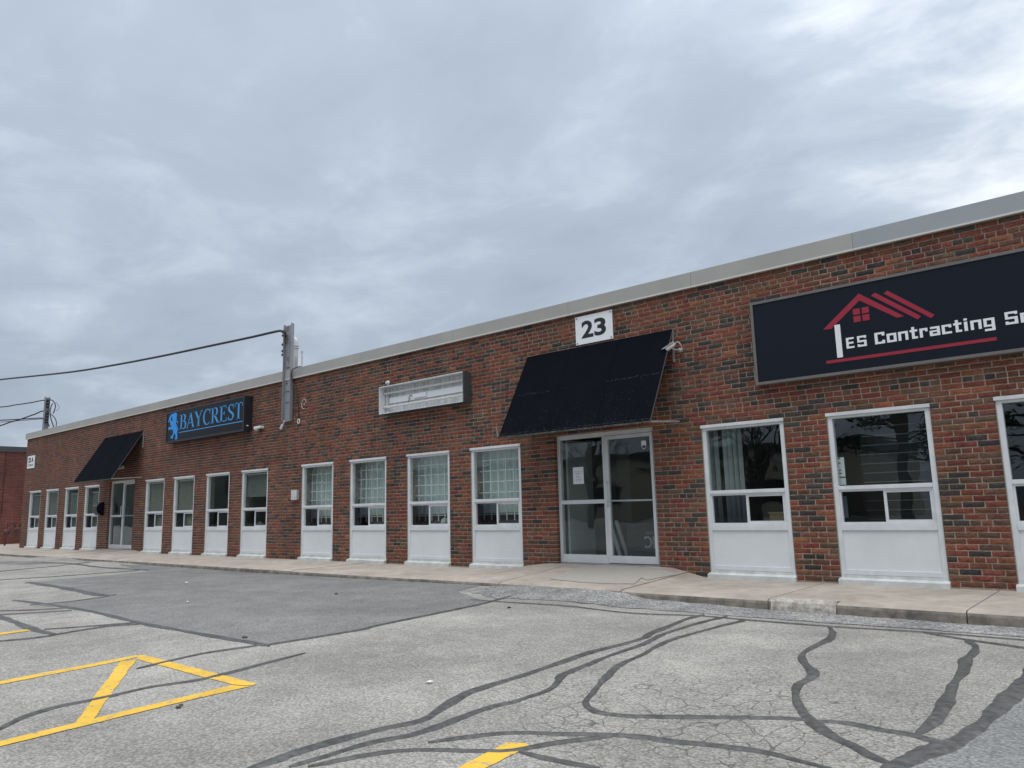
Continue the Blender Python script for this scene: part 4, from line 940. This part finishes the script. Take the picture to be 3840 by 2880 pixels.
# ------------------------------------------------------------------ awnings
def awning(x0, x1, z1, zf, yf, xl, label, flecks):
    t = thing('awning', ((x0+x1)/2, -.02, zf), label, 'awning', 'navy awnings over the doors')
    n, m = 24, 10; A = Vector((0, -.03, z1)); Bv = Vector((0, yf, zf)); nrm = Vector((0, Bv.z-A.z, -(Bv.y-A.y))).normalized(); nrm = nrm if nrm.y < 0 else -nrm
    top = []; bot = []
    for j in range(m+1):
        for i in range(n+1):
            u = i/n; w = j/m; sag = -.004*math.sin(math.pi*w)*abs(math.sin(3*math.pi*u))
            p = A+(Bv-A)*w+nrm*sag; p.x = x0+(x1-x0)*u; top.append(p); bot.append(p-nrm*.006)
    k = (n+1)*(m+1); f = []
    for j in range(m):
        for i in range(n):
            a = j*(n+1)+i; f.append((a, a+1, a+n+2, a+n+1)[::-1]); f.append((k+a, k+a+n+1, k+a+n+2, k+a+1)[::-1])
    for i in range(n): f.append((i, i+1, k+i+1, k+i)); a = m*(n+1)+i; f.append((a, k+a, k+a+1, a+1))
    for j in range(m): a = j*(n+1); f.append((a, k+a, k+a+n+1, a+n+1)); a += n; f.append((a, a+n+1, k+a+n+1, k+a))
    q = MB(); q.add(top+bot, f); q.build('canvas', M['awning'], t, smooth=False)
    q = MB(); q.box(x0-.01, x1+.01, yf-.016, yf+.016, zf-.028, zf-.004); q.build('front_bar', M['awning_dirt'], t)
    for s in (1/3, 2/3):
        q = MB(); xx = x0+(x1-x0)*s; off = nrm*.003
        q.prism(Vector((xx, A.y, A.z))+off, Vector((xx, Bv.y, Bv.z))+off, .016, .002, up=nrm); q.build('seam', M['awning'], t)
    for xx in (x0+.005, x1-.005):
        q = MB(); q.prism(Vector((xx, A.y, A.z))-nrm*.018, Vector((xx, Bv.y, Bv.z))-nrm*.018, .018, .018, up=nrm); q.build('side_rail', M['dark_rod'], t)
        q = MB(); q.box(xx-.012, xx+.012, -.03, -.004, z1-.50, z1-.02); q.build('wall_bracket', M['rod'], t)
        q = MB(); q.prism((xx, yf+.018, zf-.012), (xx+.012, -.01, zf+.045), .025, .025); q.build('strut', M['rod'], t)
    q = MB(); q.prism((x0-.02, yf, zf-.01), (xl, yf+.10, zf+.16), .02, .02); q.build('tie_rod', M['black_metal'], t)
    if flecks:
        r = random.Random(5); q = MB()
        def spot(u, w, s):
            p = A+(Bv-A)*w; p.x = x0+(x1-x0)*u; e1 = Vector((1, 0, 0)); e2 = (Bv-A).normalized(); a = r.uniform(0, 6.28)
            q.add([p+nrm*.0055+(e1*math.cos(a+1.571*k)+e2*math.sin(a+1.571*k))*s for k in range(4)], [(0, 1, 2, 3)])
        for _ in range(420):
            w = 1-abs(r.gauss(0, .22)); u = r.random()
            if 0.25 < w < .995: spot(u, w, r.uniform(.0015, .0038))
        for _ in range(110): spot(r.uniform(.66, .99), .50+r.gauss(0, .005), r.uniform(.0015, .0038))
        for _ in range(45): spot(r.uniform(.02, .27), .515+r.gauss(0, .006), r.uniform(.002, .005))
        for _ in range(260): spot(r.random(), .985+r.gauss(0, .008), r.uniform(.0015, .0045))
        o = q.build('lichen_flecks', M['fleck'], t); o['kind'] = 'stuff'
    return t
awning(-8.19, -5.385, 3.573, 2.150, -.82, -8.33, 'navy canvas awning with pale flecks over the near glass door', True)
awning(-26.13, -23.289, 3.586, 2.150, -.887, -26.35, 'clean navy canvas awning over the far left glass door', False)
# lamp under the far awning
t = thing('wall_lamp', (-24.6, 0, 2.6), 'white flood lamp on the wall under the far awning', 'lamp')
p = PY(455, 1752, -.05)
q = MB(); q.box(p.x-.10, p.x+.10, -.05, -.004, p.z-.05, p.z+.05); q.build('back_box', M['white_plastic'], t)
q = MB(); q.add([(p.x-.16, -.06, p.z+.02), (p.x+.16, -.06, p.z+.02), (p.x+.19, -.24, p.z-.06), (p.x-.19, -.24, p.z-.06), (p.x-.16, -.06, p.z-.05), (p.x+.16, -.06, p.z-.05), (p.x+.19, -.24, p.z-.09), (p.x-.19, -.24, p.z-.09)], [(0,1,2,3)[::-1], (4,5,6,7), (0,4,5,1)[::-1], (1,5,6,2)[::-1], (2,6,7,3)[::-1], (3,7,4,0)[::-1]]); q.build('hood', M['white_plastic'], t)

# ------------------------------------------------------------------ wall fittings
p = PY(2552.7, 1313.6, -.02)
t = thing('security_camera', (p.x, 0, p.z), 'silver bullet security camera beside the near awning', 'camera')
q = MB(); q.lathe((p.x, -.005, p.z), (0, -1, 0), [(0, .036), (.02, .036), (.05, .03), (.06, .012)], 16); q.build('mount', M['grey_plastic'], t, smooth=True)
q = MB(); q.tube([(p.x, -.06, p.z), (p.x-.06, -.10, p.z+.01), (p.x-.10, -.14, p.z+.03)], .011, 8); q.build('arm', M['grey_plastic'], t, smooth=True)
c_ = Vector((p.x-.10, -.15, p.z+.045)); ax = Vector((-.45, -.62, -.50)).normalized()
q = MB(); q.lathe(c_-ax*.09, ax, [(0, .02), (.008, .034), (.15, .034), (.18, .036)], 16); q.build('body', M['pvc'], t, smooth=True)
q = MB(); q.lathe(c_+ax*.09, ax, [(0, .03), (.006, .03), (.008, .0)], 16); q.build('lens', M['black_metal'], t)
q = MB(); sdv = ax.cross(Vector((0, 0, 1))).normalized(); upv = sdv.cross(ax); q.prism(c_-ax*.08+upv*.040, c_+ax*.12+upv*.040, .08, .006, up=upv); q.build('sun_shield', M['pvc'], t)
q = MB(); q.tube([c_-ax*.09, c_-ax*.12+Vector((.02, 0, .02)), Vector((p.x+.02, -.06, p.z+.09)), Vector((p.x+.03, -.03, p.z+.04)), Vector((p.x+.02, -.02, p.z+.01))], .005, 6); q.build('lead', M['white_plastic'], t)

p = PY(971, 1608, -.06)
t = thing('security_camera', (p.x, 0, p.z), 'small white camera on the wall just right of the blue lettered sign', 'camera')
q = MB(); q.box(p.x-.15, p.x+.15, -.12, -.004, p.z+.0, p.z+.06, bev=.01); q.build('mount', M['white_plastic'], t)
q = MB(); q.lathe((p.x-.05, -.08, p.z+.0), (0, 0, -1), [(0, .075), (.03, .07), (.055, .05), (.07, .0)], 14); q.build('dome', M['grey_plastic'], t, smooth=True)

p = PY(1103.5, 1855, -.07)
t = thing('junction_box', (p.x, 0, p.z), 'small grey electrical box on the brick between two window groups', 'box')
q = MB(); q.box(p.x-.105, p.x+.105, -.075, -.004, p.z-.115, p.z+.10, bev=.006); q.build('body', M['grey_plastic'], t)
q = MB(); q.box(p.x-.11, p.x+.11, -.085, -.0755, p.z-.12, p.z+.105, bev=.003); q.build('cover', M['pvc'], t)

# mailbox: half-round front
p = PY(388, 1908, -.10); mx0, mx1, mz0, mz1 = -26.28, -25.95, 1.10, 1.53
t = thing('mailbox', ((mx0+mx1)/2, 0, mz0), 'black half round mailbox left of the far glass door', 'mailbox')
prof = [(-.004, mz1)]+[(-.02-.20*math.sin(math.pi*i/14), (mz0+mz1)/2+.215*math.cos(math.pi*i/14)) for i in range(15)]+[(-.004, mz0)]
q = MB(); q.slab([Vector((mx0, y, z)) for y, z in prof], mx1-mx0, (1, 0, 0)); q.build('body', M['black_metal'], t)
q = MB(); q.slab([Vector((mx1+.001, y*1.02, z)) for y, z in prof], .006, (1, 0, 0)); q.build('end_plate', M['sign_face_navy'], t)
q = MB(); q.box(mx0+.02, mx1-.02, -.205, -.195, 1.42, 1.435); q.build('flap_edge', M['rod'], t)

# small bits left on the wall
p = PY(1140, 1515, -.02)
q = MB(); q.tube([(p.x+.09*math.cos(a), -.02, p.z+.11*math.sin(a)) for a in np.linspace(.2, 5.2, 18)], .005, 6); q.tube([(p.x, -.02, p.z-.02), (p.x+.02, -.02, p.z+.03)], .006, 6)
tag(q.build('wire_loop', M['white_plastic'], origin=(p.x, 0, p.z)), 'loose white wire loop on the brick right of the steel mast', 'wire')
p = PY(1453, 1436, -.03)
q = MB(); q.lathe((p.x, -.004, p.z), (0, -1, 0), [(0, .05), (.02, .05), (.03, .03), (.06, .025), (.065, .0)], 10)
tag(q.build('wall_stub', M['white_plastic'], origin=(p.x, 0, p.z)), 'white stub on the brick above the left end of the empty light box', 'fitting')

# paper and sticker on the near door
p0, p1 = PY(2148, 1753, .098), PY(2190, 1814, .098)
t = thing('paper_notice', ((p0.x+p1.x)/2, .097, p1.z), 'white paper notice taped inside the side light of the near door', 'notice')
q = MB(); q.box(p0.x, p1.x, .0965, .0985, p1.z, p0.z); q.build('sheet', M['card'], t)
q = MB()
for i, (a, c) in enumerate(((.12, .9), (.25, .8), (.28, .55), (.28, .55), (.25, .75), (.25, .85), (.25, .8))):
    z = p0.z-(p0.z-p1.z)*(.28+i*.09); x = p0.x+(p1.x-p0.x)*a
    while x < p0.x+(p1.x-p0.x)*c:
        w_ = random.uniform(.006, .016); q.box(x, x+w_, .0952, .0962, z-.0022, z+.0022); x += w_+.004
o = q.build('print', M['ink'], t); o['kind'] = 'stuff'
p0, p1 = PY(2404, 1653, .085), PY(2424, 1685, .085)
t = thing('alarm_sticker', ((p0.x+p1.x)/2, .085, p1.z), 'white and blue shield sticker at the top right of the near door glass', 'sticker')
sh = lambda s, y: [Vector(((p0.x+p1.x)/2+a*(p1.x-p0.x)/2*s, y, (p0.z+p1.z)/2+c*(p0.z-p1.z)/2*s)) for a, c in ((-.8, 1), (.8, 1), (1, .8), (1, -.1), (.6, -.7), (0, -1), (-.6, -.7), (-1, -.1), (-1, .8))]
q = MB(); q.slab(sh(1, .086), .001, (0, 1, 0)); q.build('shield', M['card'], t)
q = MB(); q.slab([v for v in sh(.8, .0845) if v.z < (p0.z+p1.z)/2+.01], .001, (0, 1, 0)); q.build('blue_field', mat('shield_blue', (.02, .035, .12), .5), t)

# board standing upside down behind the near door
yb = 0.75
b0 = PY(2348, 1963, yb); b1 = PY(2450, 2085, yb)
t = thing('signboard', (b0.x, yb, .13), 'black signboard standing upside down behind the near door glass', 'signboard')
q = MB(); q.box(b0.x, b0.x+1.3, yb, yb+.03, .05, b0.z); q.build('board', M['black_metal'], t)
a0, a1 = PY(2420, 1992, yb), PY(2458, 2003, yb)
q = text_mb('UTOR', a0.x, a0.x+.30, a1.z, a0.z, yb-.003, rot180=True); q.build('board_text', M['grey_plastic'], t)
a0, a1 = PY(2416, 2010, yb), PY(2460, 2057, yb)
q = text_mb('NC', a0.x, a0.x+.30, a1.z, a0.z, yb-.003, bold=.02, rot180=True); q.build('board_text', M['rod'], t)
t = thing('folded_frame', (-7.2, 1.2, .02), 'pale leaning timber props behind the near door glass', 'props')
for dx in (0, .14):
    q = MB(); q.prism((-7.45+dx, 1.15, .75), (-7.05+dx, .9, .04), .05, .03); q.build('prop', M['card'], t)
q = MB(); q.box(-7.62, -7.58, .20, .9, .02, 2.1); tag(q.build('drapery_screen', M['strip'], origin=(-7.6, .5, 0)), 'pale folding screen behind the side light of the near door', 'screen')
q = MB(); q.box(-7.95, -7.65, 2.2, 2.25, .02, 2.1); tag(q.build('inner_column', M['interior'], origin=(-7.8, 2.2, 0)), 'pale column deep inside the near doorway', 'column')

# door mat
mp_ = [(2174.7, 2121.6), (2350, 2126), (2527, 2136.5), (2428, 2184), (2405, 2180), (2378, 2193), (2306, 2192), (2180, 2186), (2061.7, 2174), (2118, 2147)]
pts = []
for a, c in mp_:
    z = .05
    for _ in range(6): w_ = PZ(a, c, z); z = walk_z(w_.x, min(0, max(w_.y, -1.75)))+.008
    pts.append((w_.x, min(w_.y, -.012)))
q = MB(); rp = rough_poly(pts, .08, .003); X_ = [p[0] for p in rp]; Y_ = [p[1] for p in rp]; c = .125
for i in range(math.floor(min(X_)/c), math.ceil(max(X_)/c)):
    for j in range(math.floor(min(Y_)/c), math.ceil(max(Y_)/c)):
        r_ = clip_cell(rp, i*c, (i+1)*c, j*c, (j+1)*c)
        if len(r_) > 2:
            if sum(r_[k-1][0]*r_[k][1]-r_[k][0]*r_[k-1][1] for k in range(len(r_))) < 0: r_ = r_[::-1]
            q.add([(p[0], p[1], walk_z(p[0], p[1])+.014) for p in r_], [tuple(range(len(r_)))])
n = len(rp); vs = [(p[0], p[1], walk_z(*p)+.0142) for p in rp]+[(p[0], p[1], walk_z(*p)-.004) for p in rp]
q.add(vs, [(i, (i+1) % n, n+(i+1) % n, n+i) for i in range(n)])
tag(q.build('door_mat', M['mat'], origin=(-6.6, -.8, .05)), 'pale grey carpet mat with curled frayed edge before the near door', 'mat')

# ------------------------------------------------------------------ masts, cables and roof pipes
ml = PY(1070, 1400, -.05).x; mr_ = PY(1092, 1400, -.09).x; mtop = PY(1090, 1214, -.07).z; mbot = PY(1082, 1579, -.07).z
ml, mr_ = -15.67, -15.34
t = thing('steel_mast', ((ml+mr_)/2, -.05, mbot), 'rust stained steel channel mast bolted upright to the brick facade', 'mast')
q = MB(); q.box(ml, mr_, -.050, -.036, mbot, mtop-.02); q.build('web', M['mast'], t)
for x in (ml, mr_-.014):
    q = MB(); q.box(x, x+.014, -.115, -.0505, mbot, mtop); q.build('flange', M['mast'], t)
q = MB(); q.box(ml+.016, mr_-.016, -.035, -.002, mbot+.03, mtop-1.4); q.build('packing', M['sign_frame'], t)
for z in (mtop-.12, mtop-.33, mtop-.85, mtop-1.28, mtop-1.42):
    q = MB(); r = random.Random(int(z*100)); c0 = Vector((ml+.10+r.uniform(-.02, .04), -.0512, z))
    q.add([c0+Vector((math.cos(a)*r.uniform(.035, .075), 0, math.sin(a)*r.uniform(.05, .11))) for a in np.linspace(0, 6.0, 12)], [tuple(range(12))]); q.build('rust_stain', M['rust'], t)
for z in (mtop-1.05, mtop-1.62, mbot+.45):
    for dx in (.10, .17):
        q = MB(); q.lathe((ml+dx, -.0505, z), (0, -1, 0), [(0, .016), (.012, .016), (.013, .004)], 6); q.build('bolt', M['black_metal'], t)
q = MB(); q.box(ml-.035, ml-.002, -.10, -.06, mtop-.75, mtop-.10); q.build('insulator_rack', M['black_metal'], t)
for z in (mtop-.16, mtop-.24, mtop-.46, mtop-.62, mtop-.71):
    q = MB(); q.lathe((ml-.036, -.08, z), (-1, 0, 0), [(0, .02), (.02, .032), (.03, .022), (.045, .032), (.06, .012)], 10); q.build('insulator', M['black_metal'], t, smooth=True)
def cable(px, Y0, Y1, r, label, n=None, extra=None, grp='overhead service cables'):
    pts = []
    for i, (a, c) in enumerate(px):
        f = i/(len(px)-1); pts.append(PY(a, c, Y0+(Y1-Y0)*f))
    sm = []
    for i in range(len(pts)-1):
        a, b_, c, d = pts[max(i-1, 0)], pts[i], pts[i+1], pts[min(i+2, len(pts)-1)]
        for j in range(6):
            u = j/6; sm.append(0.5*((2*b_)+(c-a)*u+(2*a-5*b_+4*c-d)*u*u+(3*b_-a-3*c+d)*u**3))
    sm.append(pts[-1]); q = MB(); q.tube(sm, r, 6)
    return tag(q.build('cable', M['cable'], origin=pts[0], smooth=True), label, 'cable', grp)
fs_ = 3840/2212
cable([(1072, 1262), (1068, 1246), (1055, 1241), (608*fs_-20, 716*fs_), (540*fs_, 729*fs_), (450*fs_, 748*fs_), (350*fs_, 769*fs_), (250*fs_, 788*fs_), (150*fs_, 804*fs_), (0, 820*fs_), (-160*fs_, 838*fs_)], -.09, -2.2, .028, 'thick black overhead cable running left from the steel mast')
cable([(1072, 1290), (1068, 1268), (1062, 1248), (1052, 1243)], -.10, -.12, .016, 'short black drip cable at the top of the steel mast')
cable([(1127, 1374), (1112, 1378), (1098, 1386), (1093, 1405), (1096, 1425), (1105, 1455), (1114, 1485), (1119, 1520), (1120, 1555), (1119, 1572)], -.14, -.02, .012, 'thin dark cable hanging down the brick right of the steel mast', grp='wall cables')
p = PY(1120, 1580, -.03)
q = MB(); q.tube([(p.x+.04*math.cos(a), -.03, p.z+.05*math.sin(a)) for a in np.linspace(0, 6.28, 14)], .012, 6)
tag(q.build('cable_ring', M['white_plastic'], origin=(p.x, 0, p.z)), 'small white ring at the lower end of the hanging wall cable', 'ring')
a0, a1 = PY(1067, 1578, -.06), PY(1053, 1608, -.05)
q = MB(); q.tube([a0, (a0+a1)/2], .014, 6); q.tube([(a0+a1)/2, a1], .032, 8)
tag(q.build('conduit_head', M['white_plastic'], origin=a0), 'white conduit stub hanging below the foot of the steel mast', 'conduit')

gp_ = PY(1111, 1268, 1.0); gx = gp_.x
q = MB(); zt = gp_.z; q.tube([(gx, 1, 4.1), (gx, 1, zt-.16), (gx, 1, zt-.08), (gx-.03, .99, zt-.02), (gx-.09, .97, zt+.005), (gx-.15, .95, zt-.03), (gx-.17, .94, zt-.10)], .055, 12)
q.lathe((gx, 1, zt-.22), (0, 0, 1), [(0, .06), (.005, .085), (.02, .085), (.025, .06)], 12); q.lathe((gx, 1, zt-.28), (0, 0, 1), [(0, .06), (.005, .08), (.02, .08), (.025, .06)], 12)
tag(q.build('gooseneck_pipe', M['pvc'], origin=(gx, 1, 4.1), smooth=True), 'grey gooseneck vent pipe on the roof just right of the steel mast', 'pipe')
for (a, c, lab) in ((1064, 1336, 'thin grey roof post left of the steel mast'), (1133, 1316, 'thin grey roof post right of the gooseneck pipe')):
    p = PY(a, c, 1.0); q = MB(); q.tube([(p.x, 1, 4.1), (p.x, 1, p.z-.02)], .022, 8); q.lathe((p.x, 1, p.z-.03), (0, 0, 1), [(0, .024), (.004, .036), (.02, .036), (.03, .01)], 8)
    tag(q.build('roof_post', M['pvc'], origin=(p.x, 1, 4.1)), lab, 'post', 'roof posts')

# second mast on the far side wall
XP = -34.0; pa, pb, pc = PX(172, 1489, XP), PX(190, 1491, XP), PX(168, 1604, XP)
t = thing('steel_mast', (XP, (pa.y+pb.y)/2, 3.2), 'grey steel mast with many cables above the far left corner', 'mast')
q = MB(); q.box(XP-.10, XP-.085, pa.y, pb.y, 3.2, pa.z); q.build('web', M['mast'], t)
for y in (pa.y, pb.y-.015):
    q = MB(); q.box(XP-.16, XP-.02, y, y+.015, 3.2, pa.z+.02); q.build('flange', M['mast'], t)
yc = (pa.y+pb.y)/2
for z0, z1 in ((pa.z-.42, pa.z-.05), (pa.z-1.05, pa.z-.55)):
    q = MB(); q.box(XP-.084, XP-.04, yc-.015, yc+.03, z0, z1); q.build('insulator_rack', M['black_metal'], t)
    for z in np.arange(z0+.05, z1, .12):
        q = MB(); q.lathe((XP-.04, yc+.005, z), (1, 0, 0), [(0, .03), (.03, .05), (.05, .03), (.07, .05), (.09, .01)], 8); q.build('insulator', M['black_metal'], t)
def pcable(px, X0, dX, r, label):
    pts = [PX(0+a*.1447, 1440+c*.1447, X0+dX*i/(len(px)-1)) for i, (a, c) in enumerate(px)]
    q = MB(); q.tube(pts, r, 6); tag(q.build('cable', M['cable'], origin=pts[0], smooth=True), label, 'cable', 'cables at the far mast')
pcable([(1210, 415), (1050, 432), (850, 475), (600, 515), (400, 540), (200, 580), (0, 598), (-300, 640)], XP, -3, .022, 'topmost overhead cable left of the far mast')
pcable([(1290, 405), (1370, 425), (1425, 500), (1440, 580), (1410, 690), (1380, 760)], XP, .2, .022, 'thick cable loop right of the far mast top')
pcable([(1260, 760), (1200, 705), (1150, 692), (1050, 715), (900, 785), (750, 835), (600, 890), (450, 940), (250, 990), (100, 1050), (0, 1080), (-300, 1180)], XP, -3, .026, 'steep overhead cable crossing the others left of the far mast')
pcable([(1275, 1100), (1250, 1000), (1160, 895), (1050, 880), (850, 893), (550, 910), (300, 925), (0, 940), (-300, 958)], XP, -3, .022, 'lower level overhead cable left of the far mast')
pcable([(1150, 900), (900, 920), (600, 942), (300, 968), (0, 988), (-300, 1010)], XP, -3, .012, 'thinnest lowest overhead cable left of the far mast')
pcable([(1300, 770), (1380, 830), (1440, 910), (1465, 1000), (1455, 1080), (1450, 1130)], XP, .2, .018, 'dark cable dropping behind the coping right of the far mast')
pcable([(1370, 500), (1330, 560), (1300, 680), (1300, 800), (1330, 940), (1370, 1050), (1395, 1140)], XP, .1, .02, 'tangled cable hanging along the far mast')
pcable([(1440, 460), (1500, 530), (1538, 610), (1520, 660), (1450, 695)], XP, .1, .008, 'fine wire curl right of the far mast')

# ------------------------------------------------------------------ neighbour building at the far left
NB = thing('neighbour_building', (-48, 10, 0), 'dark red brick building with charcoal roof band at the far left edge', 'building')
nx = -40.0; nh = PX(50, 1690, nx).z
q = MB(); q.box(-58, nx-.01, -1.2, 22, -.3, nh); wl = q.build('brick_wall', M['mortar'], NB)
V = []; Fc = []; C = []; n = 0
for k in range(int((nh+.1)/CH)):
    y = -1.2+(0 if k % 2 else -.11)
    while y < 5.5:
        y0, y1 = max(y, -1.2), y+.2115
        vs = [(nx-.01, y0, k*CH-.1), (nx-.01, y1, k*CH-.1), (nx-.01, y1, k*CH-.1+BH), (nx-.01, y0, k*CH-.1+BH)]; vs += [(nx+.004, p[1], p[2]) for p in vs]
        V += [(p[0]-ORIG[NB.name].x, p[1]-ORIG[NB.name].y, p[2]-ORIG[NB.name].z) for p in vs]; Fc += [tuple(i+n for i in f) for f in ((4,5,6,7), (0,1,5,4), (1,2,6,5), (2,3,7,6), (3,0,4,7))]; n += 8
        j = random.uniform(.8, 1.15); C += [(0.185*j, 0.066*j, 0.055*j)]*5; y += .2223
me = bpy.data.meshes.new('brickwork'); me.from_pydata(V, [], Fc); me.materials.append(M['brick_far']); at = me.attributes.new('brick_col', 'FLOAT_COLOR', 'FACE'); arr = np.ones((len(C), 4), np.float32); arr[:, :3] = C; at.data.foreach_set('color', arr.ravel()); me.update()
o = link('brickwork', me, wl); o['kind'] = 'stuff'
zc0, zc1 = PX(50, 1695, nx).z, PX(50, 1675, nx).z
q = MB(); q.box(-58.05, nx+.05, -1.25, 22.05, zc0, zc1); q.build('roof_band', M['dark_fascia'], NB)
pl = PX(24, 1700, nx+.02)
q = MB(); q.tube([(nx+.02, pl.y, zc0), (nx+.02, pl.y, 1.2)], .012, 6); tag(q.build('cable', M['cable'], origin=(nx, pl.y, 1.2)), 'thin dark cable running down the far left brick wall', 'cable', 'wall cables')
# gas meter beside it
g0 = PX(55, 2030, -37.5)
t = thing('gas_meter', (-37.5, g0.y, 0), 'dark maroon gas meter piping by the far left corner', 'meter')
gy = g0.y
q = MB(); q.box(-37.65, -37.4, gy-.10, gy+.22, .35, .72, bev=.03); q.build('meter_body', M['pipe_maroon'], t)
for y in (gy-.04, gy+.16):
    q = MB(); q.tube([(-37.5, y, .70), (-37.5, y, .95), (-37.5, y+(.35 if y > gy else -.3), .98), (-37.5, y+(.38 if y > gy else -.32), -.1)], .035, 8); q.build('pipe', M['pipe_maroon'], t, smooth=True)
q = MB(); q.lathe((-37.5, gy-.32, .55), (1, 0, 0), [(-.08, .05), (-.03, .13), (.03, .13), (.08, .05)], 14); q.build('regulator', M['pipe_maroon'], t, smooth=True)

# ------------------------------------------------------------------ what the panes mirror: the far side of the lot
OB = thing('opposite_building', (-40, -46, 0), 'low pale building across the lot, mirrored in the window next to the near door', 'building')
q = MB(); q.box(-85, -16, -60, -44, -.3, 4.6); q.build('wall', M['pale_wall'], OB)
q = MB(); q.box(-85.2, -15.8, -60.2, -43.8, 4.6, 5.3); q.build('roof_band', M['dark_fascia'], OB)
for i in range(9):
    q = MB(); q.box(-80+i*7, -77+i*7, -44.0, -43.96, .9, 2.6); q.build('window', M['interior_dark'], OB)
OB2 = thing('grey_warehouse', (-110, -40, 0), 'tall grey warehouse across the lot, mirrored in the far left windows', 'building')  # added block, darkens what the far left panes reflect
q = MB(); q.box(-190, -88, -60, -34, -.3, 9.0); q.build('wall', M['olive_wall'], OB2)
q = MB(); q.box(-190.2, -87.8, -60.2, -33.8, 9.0, 9.6); q.build('roof_band', M['dark_fascia'], OB2)
def bare_tree(x, y, hgt, seed, label):
    r = random.Random(seed); t = thing('bare_tree', (x, y, -.12), label, 'tree', 'trees across the lot'); tr = MB(); tw = MB()
    def grow(p, d, L, rad, lev):
        n = 4; pts = [p]; rr = [rad]
        for i in range(n):
            d = (d+Vector((r.gauss(0, .12), r.gauss(0, .12), r.gauss(.03, .08)))).normalized(); p = p+d*L/n; pts.append(p); rr.append(rad*(1-.42*(i+1)/n))
        (tr if lev == 0 else tw).tube(pts, rr, 7 if lev < 2 else 4, caps=False)
        if lev >= 5: return
        for i in range(r.choice((2, 3, 3)) if lev else 5):
            k = r.uniform(.45, 1); a = pts[min(n, int(k*n))]; az = r.uniform(0, 6.28); el = r.uniform(.35, .95)
            x_ = d.cross(Vector((.3, .2, .9))).normalized(); y_ = d.cross(x_)
            grow(a, (d*math.cos(el)+(x_*math.cos(az)+y_*math.sin(az))*math.sin(el)).normalized(), L*r.uniform(.55, .78), rr[min(n, int(k*n))]*.68, lev+1)
    grow(Vector((x, y, -.15)), Vector((0, 0, 1)), hgt*.38, hgt*.022, 0)
    tr.build('trunk', M['bark'], t, smooth=True); tw.build('crown', M['bark'], t, smooth=True)
def pine(x, y, hgt, seed, label):
    r = random.Random(seed); t = thing('pine_tree', (x, y, -.12), label, 'tree', 'trees across the lot'); tr = MB(); cr = MB(); lb = MB()
    tr.tube([(x, y, -.15), (x+.1, y, hgt*.5), (x, y+.1, hgt)], [.24, .15, .03], 9)
    for i in range(46):
        z = hgt*(.22+.76*(i/46)); L = (hgt-z)*.36+.5; az = i*2.4+r.uniform(-.3, .3); e = Vector((math.cos(az), math.sin(az), r.uniform(-.1, .22))); a = Vector((x, y, z))
        lb.tube([a, a+e*L*.6, a+e*L+Vector((0, 0, .15))], [.045, .028, .01], 4, caps=False)
        for k in range(int(34*L)):
            f = r.uniform(.3, 1.04); c = a+e*L*f+Vector((r.gauss(0, .20), r.gauss(0, .20), r.gauss(.03, .13))); s = r.uniform(.10, .22)
            d1 = Vector((r.gauss(0, 1), r.gauss(0, 1), r.gauss(0, .6))).normalized()*s; d2 = d1.cross(Vector((r.gauss(0, 1), r.gauss(0, 1), 1))).normalized()*s*.22
            cr.add([c-d1, c+d2, c+d1, c-d2], [(0, 1, 2, 3)])
    tr.build('trunk', M['bark'], t, smooth=True); lb.build('limbs', M['bark'], t); o = cr.build('crown', M['needles'], t); o['kind'] = 'stuff'
bare_tree(-13.5, -21, 9, 3, 'bare branching tree mirrored in the window next to the near door')
bare_tree(-24, -24, 9, 8, 'bare tree mirrored in the near glass door')
bare_tree(-46, -26, 10, 15, 'bare tree mirrored in the leftmost barred window')
bare_tree(-62, -24, 10, 31, 'bare tree mirrored in the window left of the grey wall box')
bare_tree(-80, -30, 11, 44, 'bare tree mirrored in the windows left of the blue lettered sign')
pine(-7.2, -19, 11, 4, 'tall dark pine mirrored in the window under the navy sign')
pine(-3.4, -20, 10, 9, 'dark pine mirrored in the right edge window')
pine(-19, -27, 10, 21, 'dark pine mirrored in the near glass door')

# ------------------------------------------------------------------ chips and stones on the ground
def chip(px, py, s, m, lab, grp):
    p = PZ(px, py, -.12); z = gz(p.x, min(p.y, -1.75)); p = PZ(px, py, z); bm = bmesh.new(); bmesh.ops.create_icosphere(bm, subdivisions=1, radius=s)
    for v in bm.verts: v.co = Vector((v.co.x*random.uniform(.8, 1.3), v.co.y*random.uniform(.7, 1.2), v.co.z*.45*random.uniform(.8, 1.2)))
    me = bpy.data.meshes.new('stone_chip'); bm.to_mesh(me); bm.free(); me.materials.append(m)
    o = bpy.data.objects.new('stone_chip', me); COL.objects.link(o); o.location = (p.x, p.y, z+.004+s*.3); tag(o, lab, 'stone', grp)
G_ = 'chips lying on the asphalt'
chip(1612, 2563, .022, M['stone'], 'white chip on the open grey asphalt in the middle of the lot', G_)
chip(700, 2188, .03, M['stone'], 'white chip on the dark asphalt patch nearest the windows', G_)
chip(703, 2259, .02, M['stone'], 'white chip in the middle of the dark asphalt patch', G_)
chip(1909, 2281, .024, M['dark_stone'], 'brown stone on the pale asphalt before the mat', G_)
chip(669, 2656, .018, M['dark_stone'], 'dark chip just below the yellow triangle line', G_)
chip(680, 2647, .014, M['dark_stone'], 'smaller dark chip just below the yellow triangle line', G_)
chip(918, 2394, .028, M['dark_stone'], 'flat dark leaf scrap near the front tip of the dark patch', G_)
chip(1261, 2230, .03, M['dark_stone'], 'dark scrap on the upper right part of the dark patch', G_)
